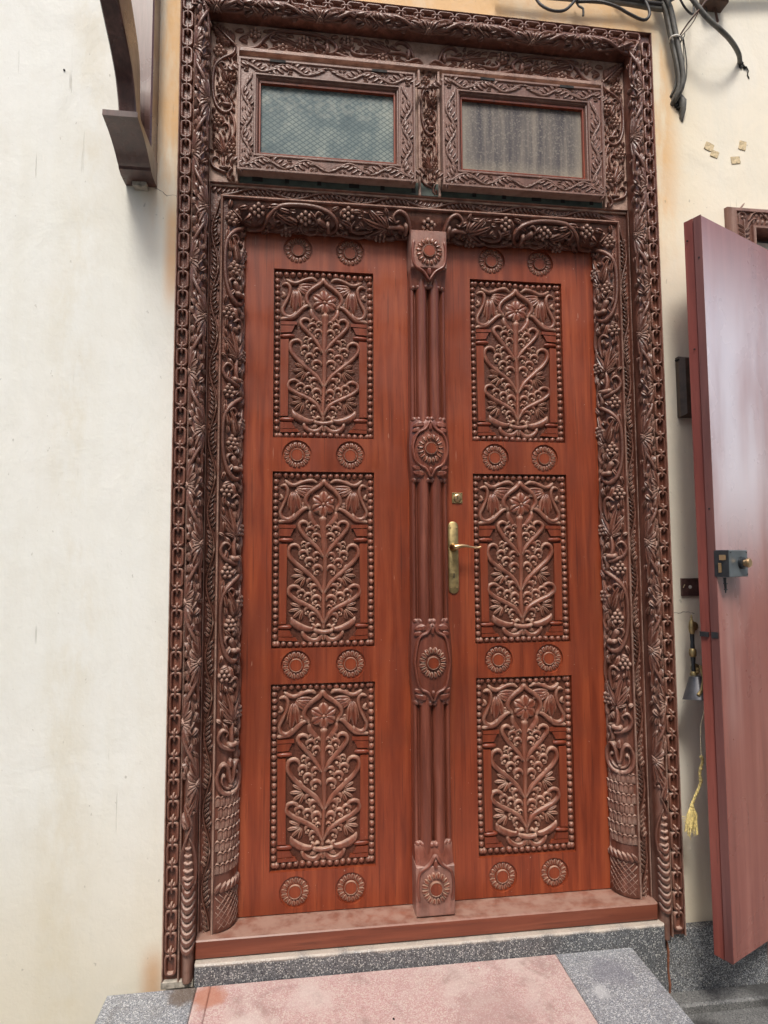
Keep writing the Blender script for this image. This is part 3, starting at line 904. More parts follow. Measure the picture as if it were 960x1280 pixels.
def band(name, me, parents, z=None, x=None, head_scale=1.0, head_z=2.0255, mirror=False):
    """place a unit mesh on left post, right post or head"""
    which, a = parents
    if which == 'L': return mesh_obj(name, me, post_or['L'], (0, 0, a), (0, 0, 0), (1, 1, -1 if mirror else 1))
post_or = {'oL': post_L, 'oR': post_R, 'oT': head, 'iL': jamb_L, 'iR': jamb_R, 'iT': lintel}
def put(name, me, where, a, mir=False, ks=1.0):
    """a = height on posts / x on heads; ks stretches along the band"""
    p = post_or[where]
    m = -1 if mir else 1
    if where in ('oL', 'iL'): return mesh_obj(name, me, p, (0, 0, a), (0, 0, 0), (1, 1, m * ks))
    if where in ('oR', 'iR'): return mesh_obj(name, me, p, (0, 0, a), (0, 0, 0), (-1, 1, m * ks))
    if where == 'oT': return mesh_obj(name, me, p, (a, 0, 2.75 - 0.7245), (0, PI / 2, 0), (1, 1, m * ks))
    if where == 'iT': return mesh_obj(name, me, p, (a, 0, ZI - 0.642 * KI), (0, PI / 2, 0), (KI, 1, m * ks))

# chains
cl = unit_chain_link(); cn = unit_connector()
def moved(c, ds, da=0):
    d = Carve(); d.v = [(p[0] + ds, p[1] + da, p[2]) for p in c.v]; d.f = c.f; return d
me_link = moved(cl, 0.0215).mesh('chain_link', MAT['frame'], m_chain)
me_conn = moved(cn, 0.0215).mesh('chain_bar', MAT['frame'], m_chain)
PC = 0.0555
nv = 49
for w_ in ('oL', 'oR'):
    for i in range(nv):
        z = 2.745 - 0.055 - i * (2.745 - 0.055 - 0.045) / (nv - 1)
        put('chain_link', me_link, w_, z)
        if i: put('chain_bar', me_conn, w_, z + PC * 0.5 * 0.98)
nh = 25
for i in range(nh):
    x = -0.66 + i * 1.32 / (nh - 1)
    put('chain_link', me_link, 'oT', x)
    if i: put('chain_bar', me_conn, 'oT', x - 1.32 / (nh - 1) / 2)
# floral scroll
fst, fpal = floral_unit()
fill_gaps(fst, [fst, type('q', (), {'v': [(p[0] + S_FL / 2, p[1], p[2]) for p in fpal.v] + [(S_FL / 2 - p[0], p[1] + PF / 2, p[2]) for p in fpal.v]})], S_FL, 0, PF, 44, 0.030, 0.012, 0.0075, 4, PF)
me_fst = fst.mesh('flower_stem', MAT['frame'], m_floral)
pal_in = Carve(); pal_in.v = [(p[0] + S_FL / 2, p[1], p[2]) for p in fpal.v]; pal_in.f = fpal.f
pal_out = Carve(); pal_out.v = [(S_FL / 2 - p[0], p[1], p[2]) for p in fpal.v]; pal_out.f = [f[::-1] for f in fpal.f]
me_pin = pal_in.mesh('palmette', MAT['frame'], m_floral)
me_pout = pal_out.mesh('palmette', MAT['frame'], m_floral)
z0 = 0.50
nfl = 7
kz = (2.70 - z0) / (nfl * PF)
for w_ in ('oL', 'oR'):
    for i in range(nfl):
        z = z0 + i * PF * kz
        put('flower_stem', me_fst, w_, z, ks=kz)
        put('palmette', me_pin, w_, z, ks=kz)
        put('palmette', me_pout, w_, z + PF * kz / 2, ks=kz)
kx = 1.30 / (4 * PF)
for i in range(4):
    x = -0.65 + i * PF * kx
    put('flower_stem', me_fst, 'oT', x, ks=kx)
    put('palmette', me_pin, 'oT', x + (0.03 if i == 0 else 0), ks=kx * 0.95)
    put('palmette', me_pout, 'oT', x + PF * kx / 2, ks=kx)
# leaf garland
lbu = leafband_unit(); fill_gaps(lbu, [lbu], 0.033, 0, PL, 14, 0.020, 0.007, 0.0045, 2, PL)
me_lb = lbu.mesh('leaf_garland', MAT['frame'], m_leaf)
nl_ = 10; kl = (2.13 - 0.105) / (nl_ * PL)
for w_ in ('iL', 'iR'):
    for i in range(nl_): put('leaf_garland', me_lb, w_, 0.105 + i * PL * kl, ks=kl)
kl = 1.21 / (6 * PL)
for i in range(6):
    x = -0.605 + i * PL * kl
    put('leaf_garland', me_lb, 'iT', x, ks=kl)
# grapevine
gst, glv, gcl = grape_unit()
fill_gaps(glv, [gst, glv] + [type('q', (), {'v': [(p[0] + s_, p[1] + t_, p[2]) for p in cluster_unit().v]}) for s_, t_ in gcl], S_GR, -0.16, 0.335, 95, 0.030, 0.012, 0.0095, 9, PG)
me_gst = gst.mesh('vine_stem', MAT['frame'], m_grape)
me_glv = glv.mesh('vine_leaves', MAT['frame'], m_grape)
clu = cluster_unit()
me_gc = {}
def cluster_mesh(s):
    key = round(s, 3)
    if key not in me_gc:
        c = Carve(); c.v = [(min(max(p[0] + s, 0.002), S_GR - 0.002), p[1], p[2]) for p in clu.v]; c.f = clu.f
        me_gc[key] = c.mesh('grape_cluster', MAT['frame'], m_grape)
    return me_gc[key]
def vine(where, a, ks, mir=False, only=None):
    put('vine_stem', me_gst, where, a, mir, ks); put('vine_leaves', me_glv, where, a, mir, ks)
    for s, t in gcl: put('grape_cluster', cluster_mesh(s), where, a + (-t if mir else t) * ks, mir)
# image shows the pattern with its hook at z about 1.6, 1.1, .65: three units and the start of a fourth
for w_ in ('iL', 'iR'):
    for i in range(3): vine(w_, 0.538 + 0.198 + i * 0.508, 0.508 / PG)
me_tl = Carve(1, 0.006)
for k in range(6):
    for sd in (-1, 1):
        me_tl.petal(0.045, 0.012 + k * 0.0105, 90 - sd * 52, 0.034 - 0.0035 * k, 0.010, 0.007, 0.35, nl=5)
me_tl.stroke([(0.045, 0.0), (0.045, 0.085)], [0.003, 0.001], h=0.009)
me_cl = me_tl.mesh('corner_leaf', MAT['frame'], m_grape)
# corner leaves sit diagonally over the mitres
def corner_leaf(mesh_c, parent, cx, cz, y, ang, k=1.0):
    o = mesh_obj('corner_leaf', mesh_c, parent, (cx, y, cz), (0, ang, 0), (k, k, k))
    return o
for sd in (-1, 1):
    m_flat_leaf = me_tl
flat_corner = me_tl.mesh('corner_leaf', MAT['frame'], lambda s, a, w: (s - 0.045, -w * 1.2, a))
corner_leaf(flat_corner, lintel, -0.550, 2.070, 0.046, R_(-42), 0.9)
corner_leaf(flat_corner, lintel, 0.550, 2.070, 0.046, R_(42), 0.9)
for sd in (-1, 1):
    vine('iT', sd * (0.022 + 0.198 * 0.95), 0.95, sd < 0)
put('grape_cluster', cluster_mesh(0.035), 'iT', 0.0)

# ---- feet of the jambs (basket columns)
def foot_basket():
    lat = Carve(1, 0.008)
    for i in range(-5, 6):
        for sg in (-1, 1):
            a = (0.045 + i * 0.0165, 0.010); b = (0.045 + i * 0.0165 + sg * 0.080, 0.098)
            # clip to the band width
            def clip(p, q):
                out = []
                for t in np.linspace(0, 1, 13):
                    x = p[0] + (q[0] - p[0]) * t
                    if 0.003 < x < 0.088: out.append((x, p[1] + (q[1] - p[1]) * t))
                return out
            pts = clip(a, b)
            if len(pts) > 2: lat.stroke([pts[0], pts[len(pts) // 2], pts[-1]], 0.0013, h=0.0028, n=3)
    lat.lift = 0.0
    rope = Carve(1, 0.006)
    for i in range(7):
        rope.petal(0.0 + i * 0.0135, 0.100, 52, 0.034, 0.0135, 0.009, 0.1, nl=6)
    sca = Carve(1, 0.005)
    rows = 7
    for r_ in range(rows):
        a = 0.150 + r_ * 0.029
        off = 0.5 if r_ % 2 else 0
        for i in range(7):
            x = (i + off) * 0.0140 + 0.001
            if x > 0.080: continue
            sca.slab([(x + 0.0006, a), (x + 0.0128, a), (x + 0.0128, a + 0.019), (x + 0.0098, a + 0.0235), (x + 0.0067, a + 0.025), (x + 0.0036, a + 0.0235), (x + 0.0006, a + 0.019)], 0.0035, 0.0012)
            sca.stroke([(x, a + 0.020), (x + 0.0035, a + 0.0255), (x + 0.0070, a + 0.0270), (x + 0.0105, a + 0.0255), (x + 0.0140, a + 0.020)], 0.0015, h=0.0062, n=4)
            sca.stroke([(x + 0.0067, a + 0.002), (x + 0.0067, a + 0.020)], 0.0012, h=0.0048, n=3)
    scr = Carve(1, 0.006)
    b = 0.345
    for sg in (-1, 1):
        f = lambda x, y: (0.045 + sg * x, b + y)
        scr.stroke([f(0.0, 0.030), f(0.006, 0.050), f(0.010, 0.072), f(0.020, 0.086), f(0.032, 0.080), f(0.041, 0.056), f(0.036, 0.028), f(0.020, 0.010), f(0.0, 0.006)], [0.006, 0.006, 0.0065, 0.0065, 0.005, 0.0065, 0.007, 0.007, 0.007], h=0.013)
        scr.stroke([f(0.0, 0.018), f(0.016, 0.024), f(0.027, 0.040), f(0.026, 0.058)], [0.003, 0.004, 0.004, 0.003], h=0.009)
        scr.ball(0.045 + sg * 0.022, b + 0.056, 0.006, 0.010)
    scr.petal(0.045, b + 0.070, 90, 0.030, 0.018, 0.010, 0.3)
    scr.ball(0.045, b + 0.026, 0.006, 0.010)
    band_ = Carve(1, 0.006)
    band_.stroke([(0.002, b - 0.004), (0.045, b - 0.010), (0.088, b - 0.004)], 0.010, h=0.007)
    return lat, rope, sca, scr, band_
lat, rope, sca, scr, bnd = foot_basket()
def bulge(mp, z0, z1, amt):
    def f(s, a, w):
        return mp(s, a, w + amt)
    return f
fb = bulge(m_grape, 0, 0, 0.004)
def foot_core():
    # the swollen core behind the relief
    m = MB(); ns = 12; zs = [(0.0, 0.004), (0.004, 0.007), (0.03, 0.0075), (0.098, 0.003), (0.14, 0.0035), (0.34, 0.0035), (0.36, 0.0015), (0.43, -0.004)]
    for a, w in zs:
        for i in range(ns + 1):
            m.v.append(m_grape(S_GR * i / ns, a, w))
    for j in range(len(zs) - 1):
        for i in range(ns):
            m.f.append((j * 13 + i, j * 13 + i + 1, (j + 1) * 13 + i + 1, (j + 1) * 13 + i))
    return make_mesh('basket_core', m.v, m.f, MAT['frame'], True)
mcore = foot_core()
fm = {'basket_core': mcore, 'basket_lattice': lat.mesh('basket_lattice', MAT['frame'], bulge(m_grape, 0, 0, 0.0055)),
      'rope_ring': rope.mesh('rope_ring', MAT['frame'], fb), 'basket_scales': sca.mesh('basket_scales', MAT['frame'], fb),
      'heart_scroll': scr.mesh('heart_scroll', MAT['frame'], m_grape), 'basket_rim': bnd.mesh('basket_rim', MAT['frame'], m_grape)}
for w_ in ('iL', 'iR'):
    for n_, me in fm.items(): put(n_, me, w_, 0.1005)

# ---- feet of the outer posts (bud with a crescent-scaled tail)
ft = Carve(1, 0.006)
mid = S_FL / 2
for k in range(9):
    a = 0.082 + k * 0.0205
    hw = 0.028 if k < 7 else 0.022
    ft.stroke([(mid - hw * 0.85, a + 0.020), (mid - hw * 0.55, a + 0.006), (mid, a), (mid + hw * 0.55, a + 0.006), (mid + hw * 0.85, a + 0.020)], [0.004, 0.0065, 0.0080, 0.0065, 0.004], h=0.0048)
ft.stroke([(mid - 0.020, 0.245), (mid - 0.024, 0.300), (mid - 0.006, 0.360), (mid + 0.010, 0.400)], [0.003, 0.004, 0.004, 0.002], h=0.007)
ft.stroke([(mid + 0.020, 0.245), (mid + 0.024, 0.290), (mid + 0.014, 0.340), (mid + 0.004, 0.365)], [0.003, 0.004, 0.004, 0.002], h=0.007)
for k in range(5):
    a = 0.262 + k * 0.019; hw = 0.017 - 0.002 * k
    ft.stroke([(mid - hw, a + 0.004), (mid, a), (mid + hw, a + 0.004)], 0.0032, h=0.0035)
ft.curl(mid - 0.014, 0.395, 0.013); ft.curl(mid + 0.012, 0.430, 0.012)
ft.petal(mid + 0.006, 0.385, 100, 0.075, 0.018, 0.009, 0.5, bend=10)
ft.petal(mid - 0.004, 0.410, 75, 0.060, 0.014, 0.008, 0.5, bend=-15)
ft.petal(mid - 0.002, 0.385, 130, 0.05, 0.013, 0.008, 0.5, bend=-15)
me_ft = ft.mesh('bud_foot', MAT['frame'], m_floral)
for w_ in ('oL', 'oR'): put('bud_foot', me_ft, w_, 0.0)

# ---- transom: back board, grape panels, rails and mullion
tb = MB()
tb.box(-0.6425, 0.6425, 0.038, 0.0835, 2.165, 2.668)
tbo = tb.obj('transom_board', MAT['frame'], frame)
tr = MB()
for sd in (-1, 1):
    x0, x1 = sorted((sd * 0.566, sd * 0.560))
    tr.box(x0, x1, 0.022, 0.0385, 2.172, 2.585, 0.0015)
    x0, x1 = sorted((sd * 0.034, sd * 0.027))
    tr.box(x0 + 0.005, x1 + 0.005, 0.026, 0.0385, 2.172, 2.573, 0.0015)
tr.box(-0.5605, 0.5605, 0.022, 0.0390, 2.573, 2.585, 0.0015)
tr.obj('transom_rail', MAT['frame'], frame)
# green backing strip seen under the sashes with its dark slots
gb = MB(); gb.box(-0.556, 0.556, 0.0335, 0.0375, 2.176, 2.215)
gbo = gb.obj('backing_strip', MAT['lead'], frame)
for i in range(12):
    x = -0.52 + i * 0.094
    if abs(x) < 0.05: continue
    b_ = MB(); b_.box(x, x + (0.012 if i % 3 else 0.03), 0.0315, 0.0340, 2.183, 2.200)
    b_.obj('slot_plate', MAT['dark'], gbo)
# flat vines: columns, mullion, top band
vs_flat = gst.mesh('vine_stem', MAT['frame'], m_fgrape0)
vl_flat = glv.mesh('vine_leaves', MAT['frame'], m_fgrape0)
gc_flat = clu.mesh('grape_cluster', MAT['frame'], lambda s, a, w: (s, -w, a))
def flat_vine(parent, x, y, z, width, length, rot=0.0, flip=1, a0=1):
    kx = width / S_GR * flip; kz = length / 0.543
    x += math.sin(rot) * 0.198 * kz; z += math.cos(rot) * 0.198 * kz
    e = [mesh_obj('vine_stem', vs_flat, parent, (x, y, z), (0, rot, 0), (kx, 0.9, kz)),
         mesh_obj('vine_leaves', vl_flat, parent, (x, y, z), (0, rot, 0), (kx, 0.9, kz))]
    k = min(1.0, abs(kx) * 1.1)
    for s, t in gcl:
        dx, dz = (s - S_GR / 2) * kx * 0.9, t * kz
        c_, s_ = math.cos(rot), math.sin(rot)
        e.append(mesh_obj('grape_cluster', gc_flat, parent, (x + dx * c_ + dz * s_, y, z - dx * s_ + dz * c_), (0, rot, 0), (k, 0.9, k)))
    return e
flat_vine(tbo, -0.604, 0.038, 2.180, 0.076, 0.425, 0, 1)
flat_vine(tbo, 0.604, 0.038, 2.180, 0.076, 0.425, 0, -1)
flat_vine(tbo, 0.0055, 0.038, 2.180, 0.054, 0.390, 0, 1)
for i, (x0, ln, fl) in enumerate(((0.01, 0.545, 1),)):
    flat_vine(tbo, x0, 0.038, 2.624, 0.080, ln, PI / 2, fl)
    flat_vine(tbo, -x0, 0.038, 2.624, 0.080, ln, -PI / 2, -fl)
for sd in (-1, 1):
    corner_leaf(flat_corner, tbo, sd * 0.572, 2.592, 0.035, R_(45 * sd), 1.15)

# ---- threshold
th = MB(); th.box(-0.642, 0.642, 0.004, 0.16, 0.052, 0.0985, 0.003)
tho = th.obj('threshold', MAT['sill'], frame)
# stopper strip behind leaves (dark)
bk = MB(); bk.box(-0.66, 0.66, 0.135, 0.150, 0.05, 2.16)
bk.obj('back_rebate', MAT['dark'], frame)

# ------------------------------------------------------------------ DOOR LEAVES
LY = 0.090
panels_z = [(1.441, 1.952), (0.829, 1.341), (0.213, 0.729)]
ros_z = [2.0135, 1.3905, 0.7800, 0.1560]

PKX, PKY = 0.298 / 690, 0.513 / 1165
def panel_map(u, v, w): return (u * PKX, -w, -v * PKY)
def S(c, pts, r, h=None, both=True, **kw):
    """stroke in panel units (v down), mirrored left/right"""
    for sg in ((1, -1) if both else (1,)):
        c.stroke([(sg * p[0], p[1]) for p in pts], r, h, **kw)
def PT(c, u, v, ang, L, W, H, both=True, **kw):
    for sg in ((1, -1) if both else (1,)):
        a = ang if sg > 0 else 180 - ang
        k2 = dict(kw); k2['bend'] = kw.get('bend', 0) * sg
        c.petal(sg * u, v, a, L, W, H, **k2)
class PCarve(Carve):
    """panel units (mm-like); radii in the same units -> relief in metres"""
    def __init__(s): super().__init__(1.0, 16); s.base = -0.003
    def stroke(s, pts, r, h=None, n=5, w0=0.0, flat=0.0):
        r = [q * 1.22 for q in r] if isinstance(r, (list, tuple)) else r * 1.22
        rm = max(r) if isinstance(r, (list, tuple)) else r
        super().stroke(pts, r, h if h is not None else rm * 0.00050, n, w0)
    def ball(s, u, v, r, h=None, n=8, rings=3): super().ball(u, v, r, h if h is not None else r * 0.00045, n, rings)

def panel_meshes():
    out = {}
    c = PCarve()
    for i in range(15): c.ball(-301 + i * 43, 26, 20.5, 0.009)
    for i in range(15): c.ball(-301 + i * 43, 1140, 20.5, 0.009)
    for i in range(26):
        for sg in (-1, 1): c.ball(sg * 322, 26 + i * (1114 / 25.0), 20.5, 0.009)
    out['bead_border'] = c
    c = PCarve()
    for sg in (1,):
        c.fx = sg
        c.slab([(-298, 358), (-188, 358), (-188, 380), (-298, 380)], 0.007, 0.0)
        c.slab([(-298, 384), (-202, 384), (-226, 432), (-298, 432)], 0.0055, 0.0)
        c.slab([(-298, 482), (-246, 482), (-246, 1012), (-298, 1012)], 0.0065, 0.0)
        c.slab([(-298, 1052), (-222, 1052), (-196, 1092), (-298, 1092)], 0.0055, 0.0)
        c.slab([(-298, 1096), (-180, 1096), (-165, 1118), (-298, 1118)], 0.007, 0.0)
    c.fx = 1
    S(c, [(-300, 457), (-208, 457)], 13, 0.0085, both=False); S(c, [(-300, 1033), (-208, 1033)], 13, 0.0085, both=False)
    out['colonnette'] = c
    c = PCarve()
    S(c, [(8, 48), (-22, 88), (-78, 128), (-112, 165), (-120, 205), (-100, 240), (-92, 262)], [13, 14, 14, 14, 14, 12, 8], 0.0085)
    S(c, [(-98, 236), (-140, 258), (-185, 300), (-222, 330), (-300, 340)], [10, 13, 14, 14, 12], 0.008)
    S(c, [(-92, 258), (-88, 300), (-62, 338), (-22, 372)], [8, 16, 16, 6], 0.007)
    out['arch'] = c
    c = PCarve()
    S(c, [(-262, 58), (-230, 84), (-190, 90), (-130, 66), (-80, 56), (-45, 70)], [9, 13, 12, 12, 13, 8], 0.0085, both=False)
    S(c, [(-292, 100), (-262, 92), (-240, 118), (-242, 170), (-268, 230), (-288, 276), (-276, 312), (-240, 326), (-206, 308), (-196, 284)], [8, 12, 12, 11, 12, 12, 13, 13, 11, 7], 0.0085, both=False)
    S(c, [(-290, 150), (-276, 176), (-296, 190)], [8, 12, 8], 0.006, both=False)
    for a, L, W, bd in ((90, 175, 64, 8), (66, 155, 52, 20), (112, 140, 44, -14)):
        PT(c, -196, 130, a, L, W, 0.0085, groove=0.5, bend=bd, both=False)
    for a, L, W, bd in ((-10, 140, 50, 14), (12, 130, 46, 10), (34, 100, 40, 4)):
        PT(c, -190, 118, a, L, W, 0.007, groove=0.5, bend=bd, both=False)
    PT(c, -130, 60, 160, 60, 26, 0.006, both=False)
    PT(c, -150, 215, 20, 40, 22, 0.005, both=False); PT(c, -150, 238, 0, 36, 20, 0.005, both=False)
    out['corner_foliage'] = c
    c = PCarve()
    for k in range(6): c.petal(2, 214, 90 + 60 * k, 90, 74, 0.0095, groove=0.5, nl=8, tip=1.35)
    c.ball(2, 214, 16, 0.010)
    out['flower'] = c
    c = PCarve()
    c.stroke([(2, 292), (3, 380), (4, 600), (2, 850), (0, 1035)], [24, 18, 14, 11, 9], 0.0085)
    c.petal(2, 330, -90, 60, 34, 0.007)
    S(c, [(0, 575), (-48, 505), (-112, 440), (-158, 385), (-162, 350), (-134, 334), (-106, 346), (-102, 368)], [8, 13, 14, 13, 12, 12, 10, 7], 0.0082)
    S(c, [(0, 812), (-52, 735), (-130, 665), (-206, 600), (-238, 545), (-226, 502), (-190, 490), (-164, 506), (-160, 530)], [8, 14, 14, 14, 14, 13, 12, 10, 7], 0.0082)
    S(c, [(0, 1005), (-46, 930), (-118, 888), (-196, 850), (-238, 810), (-232, 774), (-196, 762), (-168, 778), (-164, 798)], [8, 14, 14, 14, 13, 12, 12, 10, 7], 0.0082)
    out['branches'] = c
    c = PCarve()
    curls = [(-84, 398, 28), (-44, 440, 26), (-72, 352, 20), (-40, 376, 20),
             (-86, 510, 30), (-134, 560, 28), (-96, 610, 28), (-44, 568, 26), (-46, 655, 30), (-128, 488, 18),
             (-90, 740, 28), (-62, 782, 30), (-156, 815, 26), (-106, 836, 26), (-48, 858, 30),
             (-98, 928, 24), (-62, 968, 28), (-36, 905, 16)]
    for u, v, r in curls:
        for sg in (-1, 1):
            pts = [(sg * (u + r * math.cos(R_(a))), v + r * math.sin(R_(a))) for a in (165, 205, 245, 285, 325, 365)]
            c.stroke(pts, [r * 0.22, r * 0.38, r * 0.44, r * 0.40, r * 0.32, r * 0.18], 0.0065)
            c.ball(sg * (u - r * 0.15), v + r * 0.30, r * 0.42, 0.0055, 7)
            c.stroke([(sg * (u - r * 0.7), v + r * 0.2), (sg * (u - r * 0.75), v + r * 0.75), (sg * (u - r * 0.1), v + r * 0.95)], [r * 0.15, r * 0.28, r * 0.12], 0.0045)
    out['leaf_curls'] = c
    c = PCarve()
    for k, (da, L) in enumerate(((-62, 74), (-31, 86), (0, 92), (31, 84), (62, 70))):
        c.petal(-14 * math.cos(R_(da)), 14 * math.sin(R_(da)) * -1, 176 + da, L, 27, 0.0085, groove=0.5, nl=7, tip=1.2)
    out['side_palmette'] = c
    c = PCarve()
    S(c, [(-216, 968), (-202, 1002), (-160, 1028), (-110, 1042), (-72, 1040), (-60, 1020), (-78, 1008)], [6, 20, 22, 18, 12, 10, 7], 0.0085)
    S(c, [(-138, 1048), (-126, 1086), (-88, 1112), (-42, 1112), (-14, 1086), (0, 1062)], [9, 14, 15, 15, 12, 8], 0.0075)
    S(c, [(-82, 1090), (-56, 1078), (-40, 1060)], [6, 14, 6], 0.006)
    c.stroke([(-62, 1035), (-48, 1052), (0, 1060), (48, 1052), (62, 1035)], [10, 14, 14, 14, 10], 0.0105)
    c.stroke([(-50, 1028), (-36, 1012), (-20, 1022)], [8, 11, 7], 0.0085); c.stroke([(50, 1028), (36, 1012), (20, 1022)], [8, 11, 7], 0.0085)
    c.petal(0, 1120, -90, 44, 28, 0.007)
    out['bowl'] = c
    return out
PANEL_CARVES = panel_meshes()
def panel_set(seed):
    """each panel was cut by hand: the same design, a little different every time"""
    rr = random.Random(seed)
    ph = [rr.uniform(0, 6.28) for _ in range(8)]; am = [rr.uniform(2.0, 5.0) for _ in range(4)]
    def f(u, v, w):
        du = am[0] * math.sin(v / 150 + ph[0]) + am[1] * math.sin(u / 60 + v / 75 + ph[1])
        dv = am[2] * math.sin(u / 90 + ph[2]) + am[3] * math.sin(v / 58 + u / 80 + ph[3])
        edge = max(0.0, min(1.0, (300 - abs(u)) / 40.0)) if abs(u) < 300 else 0.0
        wz = w * (1 + 0.16 * math.sin(u / 45 + ph[4]) * math.sin(v / 52 + ph[5])) if w > 0 else w
        return panel_map(u + du * (0.35 + 0.65 * edge), v + dv * 0.8, wz)
    d = {}
    for k, c in PANEL_CARVES.items():
        me = c.mesh(k, MAT['leaf' if k == 'colonnette' else 'bead' if k == 'bead_border' else 'carve'], f if k != 'side_palmette' else panel_map)
        me.flip_normals()     # v runs downwards in panel units
        d[k] = me
    return d
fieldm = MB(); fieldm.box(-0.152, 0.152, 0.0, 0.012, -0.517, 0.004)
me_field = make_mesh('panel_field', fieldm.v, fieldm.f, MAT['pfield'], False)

def rosette_mesh(R=0.042, r=0.0175, n=16, H=0.0045, elong=1.0, lift=0.0):
    c = Carve(1, 0.006); c.lift = lift
    ring = [((R - 0.001) * math.cos(2 * PI * k / 28), (R - 0.001) * math.sin(2 * PI * k / 28) * elong) for k in range(29)]
    for k in range(n):
        a = 360 * (k + 0.5) / n
        x, y = (r + 0.0025) * math.cos(R_(a)), (r + 0.0025) * math.sin(R_(a))
        c.petal(x, y * elong, a, R - r - 0.003, 2 * PI * (R * 0.86) / n, H, 0.55, nl=5, nw=5, tip=1.25)
    s_c = Carve(1, 0.006); s_c.disc(0, 0, r * 0.96, H + 0.0004, 24, 0.04)
    c.centre = s_c
    c.stroke([(r * 1.02 * math.cos(2 * PI * k / 20), r * 1.02 * math.sin(2 * PI * k / 20)) for k in range(21)], 0.0016, h=H + 0.0012)
    return c
ros = rosette_mesh()
me_ros = ros.mesh('rosette', MAT['carve'], flatmap)
me_rosc = ros.centre.mesh('rosette_centre', MAT['leaf'], flatmap)

def door_board(x0, x1, z0, z1, holes_x, holes_z, rosx):
    """door leaf face with the three panel recesses and the round rosette sinkings cut through it"""
    m = MB()
    y0, y1 = LY, LY + 0.016
    # split into cells around panels
    zs = [z0]
    for a, b in sorted(holes_z): zs += [a, b]
    zs.append(z1)
    hx0, hx1 = holes_x
    xs = [x0, hx0, hx1, x1]
    R = 0.0435; n = 28
    for i in range(len(zs) - 1):
        za, zb = zs[i], zs[i + 1]
        hole = i % 2 == 1
        for j in range(3):
            xa, xb = xs[j], xs[j + 1]
            if hole and j == 1: continue
            if j != 1:
                m.add([(xa, y0, za), (xb, y0, za), (xb, y0, zb), (xa, y0, zb)], [(0, 1, 2, 3)])
                continue
            # centre cell with two round sinkings
            rz = [q for q in ros_z if za < q < zb][0]
            xm = (rosx[0] + rosx[1]) / 2
            for (cx, ca, cb) in ((rosx[0], xa, xm), (rosx[1], xm, xb)):
                ring = []; outr = []
                for k in range(n):
                    th = 2 * PI * k / n
                    c_, s_ = math.cos(th), math.sin(th)
                    ring.append((cx + R * c_, y0, rz + R * s_))
                    tx = ((cb - cx) / c_ if c_ > 1e-9 else (ca - cx) / c_ if c_ < -1e-9 else 1e9)
                    tz = ((zb - rz) / s_ if s_ > 1e-9 else (za - rz) / s_ if s_ < -1e-9 else 1e9)
                    t = min(tx, tz)
                    outr.append((cx + t * c_, y0, rz + t * s_))
                ext = []
                # insert cell corners
                vs = ring + outr; fs = []
                corners = [(cb, zb), (ca, zb), (ca, za), (cb, za)]
                cang = [math.atan2(q[1] - rz, q[0] - cx) % (2 * PI) for q in corners]
                for k in range(n):
                    k2 = (k + 1) % n
                    a0 = 2 * PI * k / n; a1 = 2 * PI * (k + 1) / n
                    f = [k, n + k]
                    for q, ca_ in zip(corners, cang):
                        if a0 + 1e-6 < ca_ < a1 - 1e-6:
                            vs.append((q[0], y0, q[1])); f.append(len(vs) - 1)
                    f += [n + k2, k2]
                    fs.append(tuple(f))
                m.add(vs, fs)
                b0 = len(m.v)
                m.v += ring + [(p[0], y0 + 0.006, p[2]) for p in ring]
                for k in range(n):
                    k2 = (k + 1) % n
                    m.f.append((b0 + k, b0 + k2, b0 + n + k2, b0 + n + k))
                m.f.append(tuple(b0 + n + k for k in range(n)))
    for a, b in holes_z:
        m.add([(hx0, y0, a), (hx1, y0, a), (hx1, y0, b), (hx0, y0, b), (hx0, y1, a), (hx1, y1, a), (hx1, y1, b), (hx0, y1, b)], [(0, 4, 5, 1), (1, 5, 6, 2), (2, 6, 7, 3), (3, 7, 4, 0)])
    # edges and back
    yb = LY + 0.042
    m.add([(x0, y0, z0), (x1, y0, z0), (x1, y0, z1), (x0, y0, z1), (x0, yb, z0), (x1, yb, z0), (x1, yb, z1), (x0, yb, z1)], [(0, 4, 5, 1), (1, 5, 6, 2), (2, 6, 7, 3), (3, 7, 4, 0), (4, 7, 6, 5)])
    return m

def build_leaf(name, label, x0, x1, pcx, rosx):
    t = thing(name, label, 'door', ((x0 + x1) / 2, LY, 0.100))
    ox, oy, oz = t.location
    bd = door_board(x0, x1, 0.1015, 2.085, (pcx - 0.149, pcx + 0.149), panels_z, rosx)
    bd.v = [(a - ox, b - oy, c - oz) for a, b, c in bd.v]
    bd.obj('board', MAT['leaf'], t)
    for (za, zb) in panels_z:
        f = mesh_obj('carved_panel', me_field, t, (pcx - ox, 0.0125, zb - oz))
        for k, me in panel_set(int(za * 1000) + int(x0 * 100)).items():
            if k == 'side_palmette':
                for (u, v, a) in ((-118, 690, 0), (-134, 905, -8)):
                    for sg in (1, -1): mesh_obj(k, me, f, (sg * u * PKX, -0.0005, -v * PKY), (0, R_(a) * sg, 0), (sg, 1, 1))
            elif k in ('colonnette', 'corner_foliage'):
                for sg in (1, -1): mesh_obj(k, me, f, (0, -0.0005, 0), (0, 0, 0), (sg, 1, 1))
            else:
                o_ = mesh_obj(k, me, f, (0, -0.0005, 0), (0, 0, 0), (1, 1, 1))
                if k in ('bead_border', 'leaf_curls'): o_['kind'] = 'stuff'
    for z in ros_z:
        for x in rosx:
            r_o = mesh_obj('rosette', me_ros, t, (x - ox, 0.0055, z - oz), (0, random.uniform(-0.1, 0.1), 0))
            mesh_obj('rosette_centre', me_rosc, r_o)
    return t
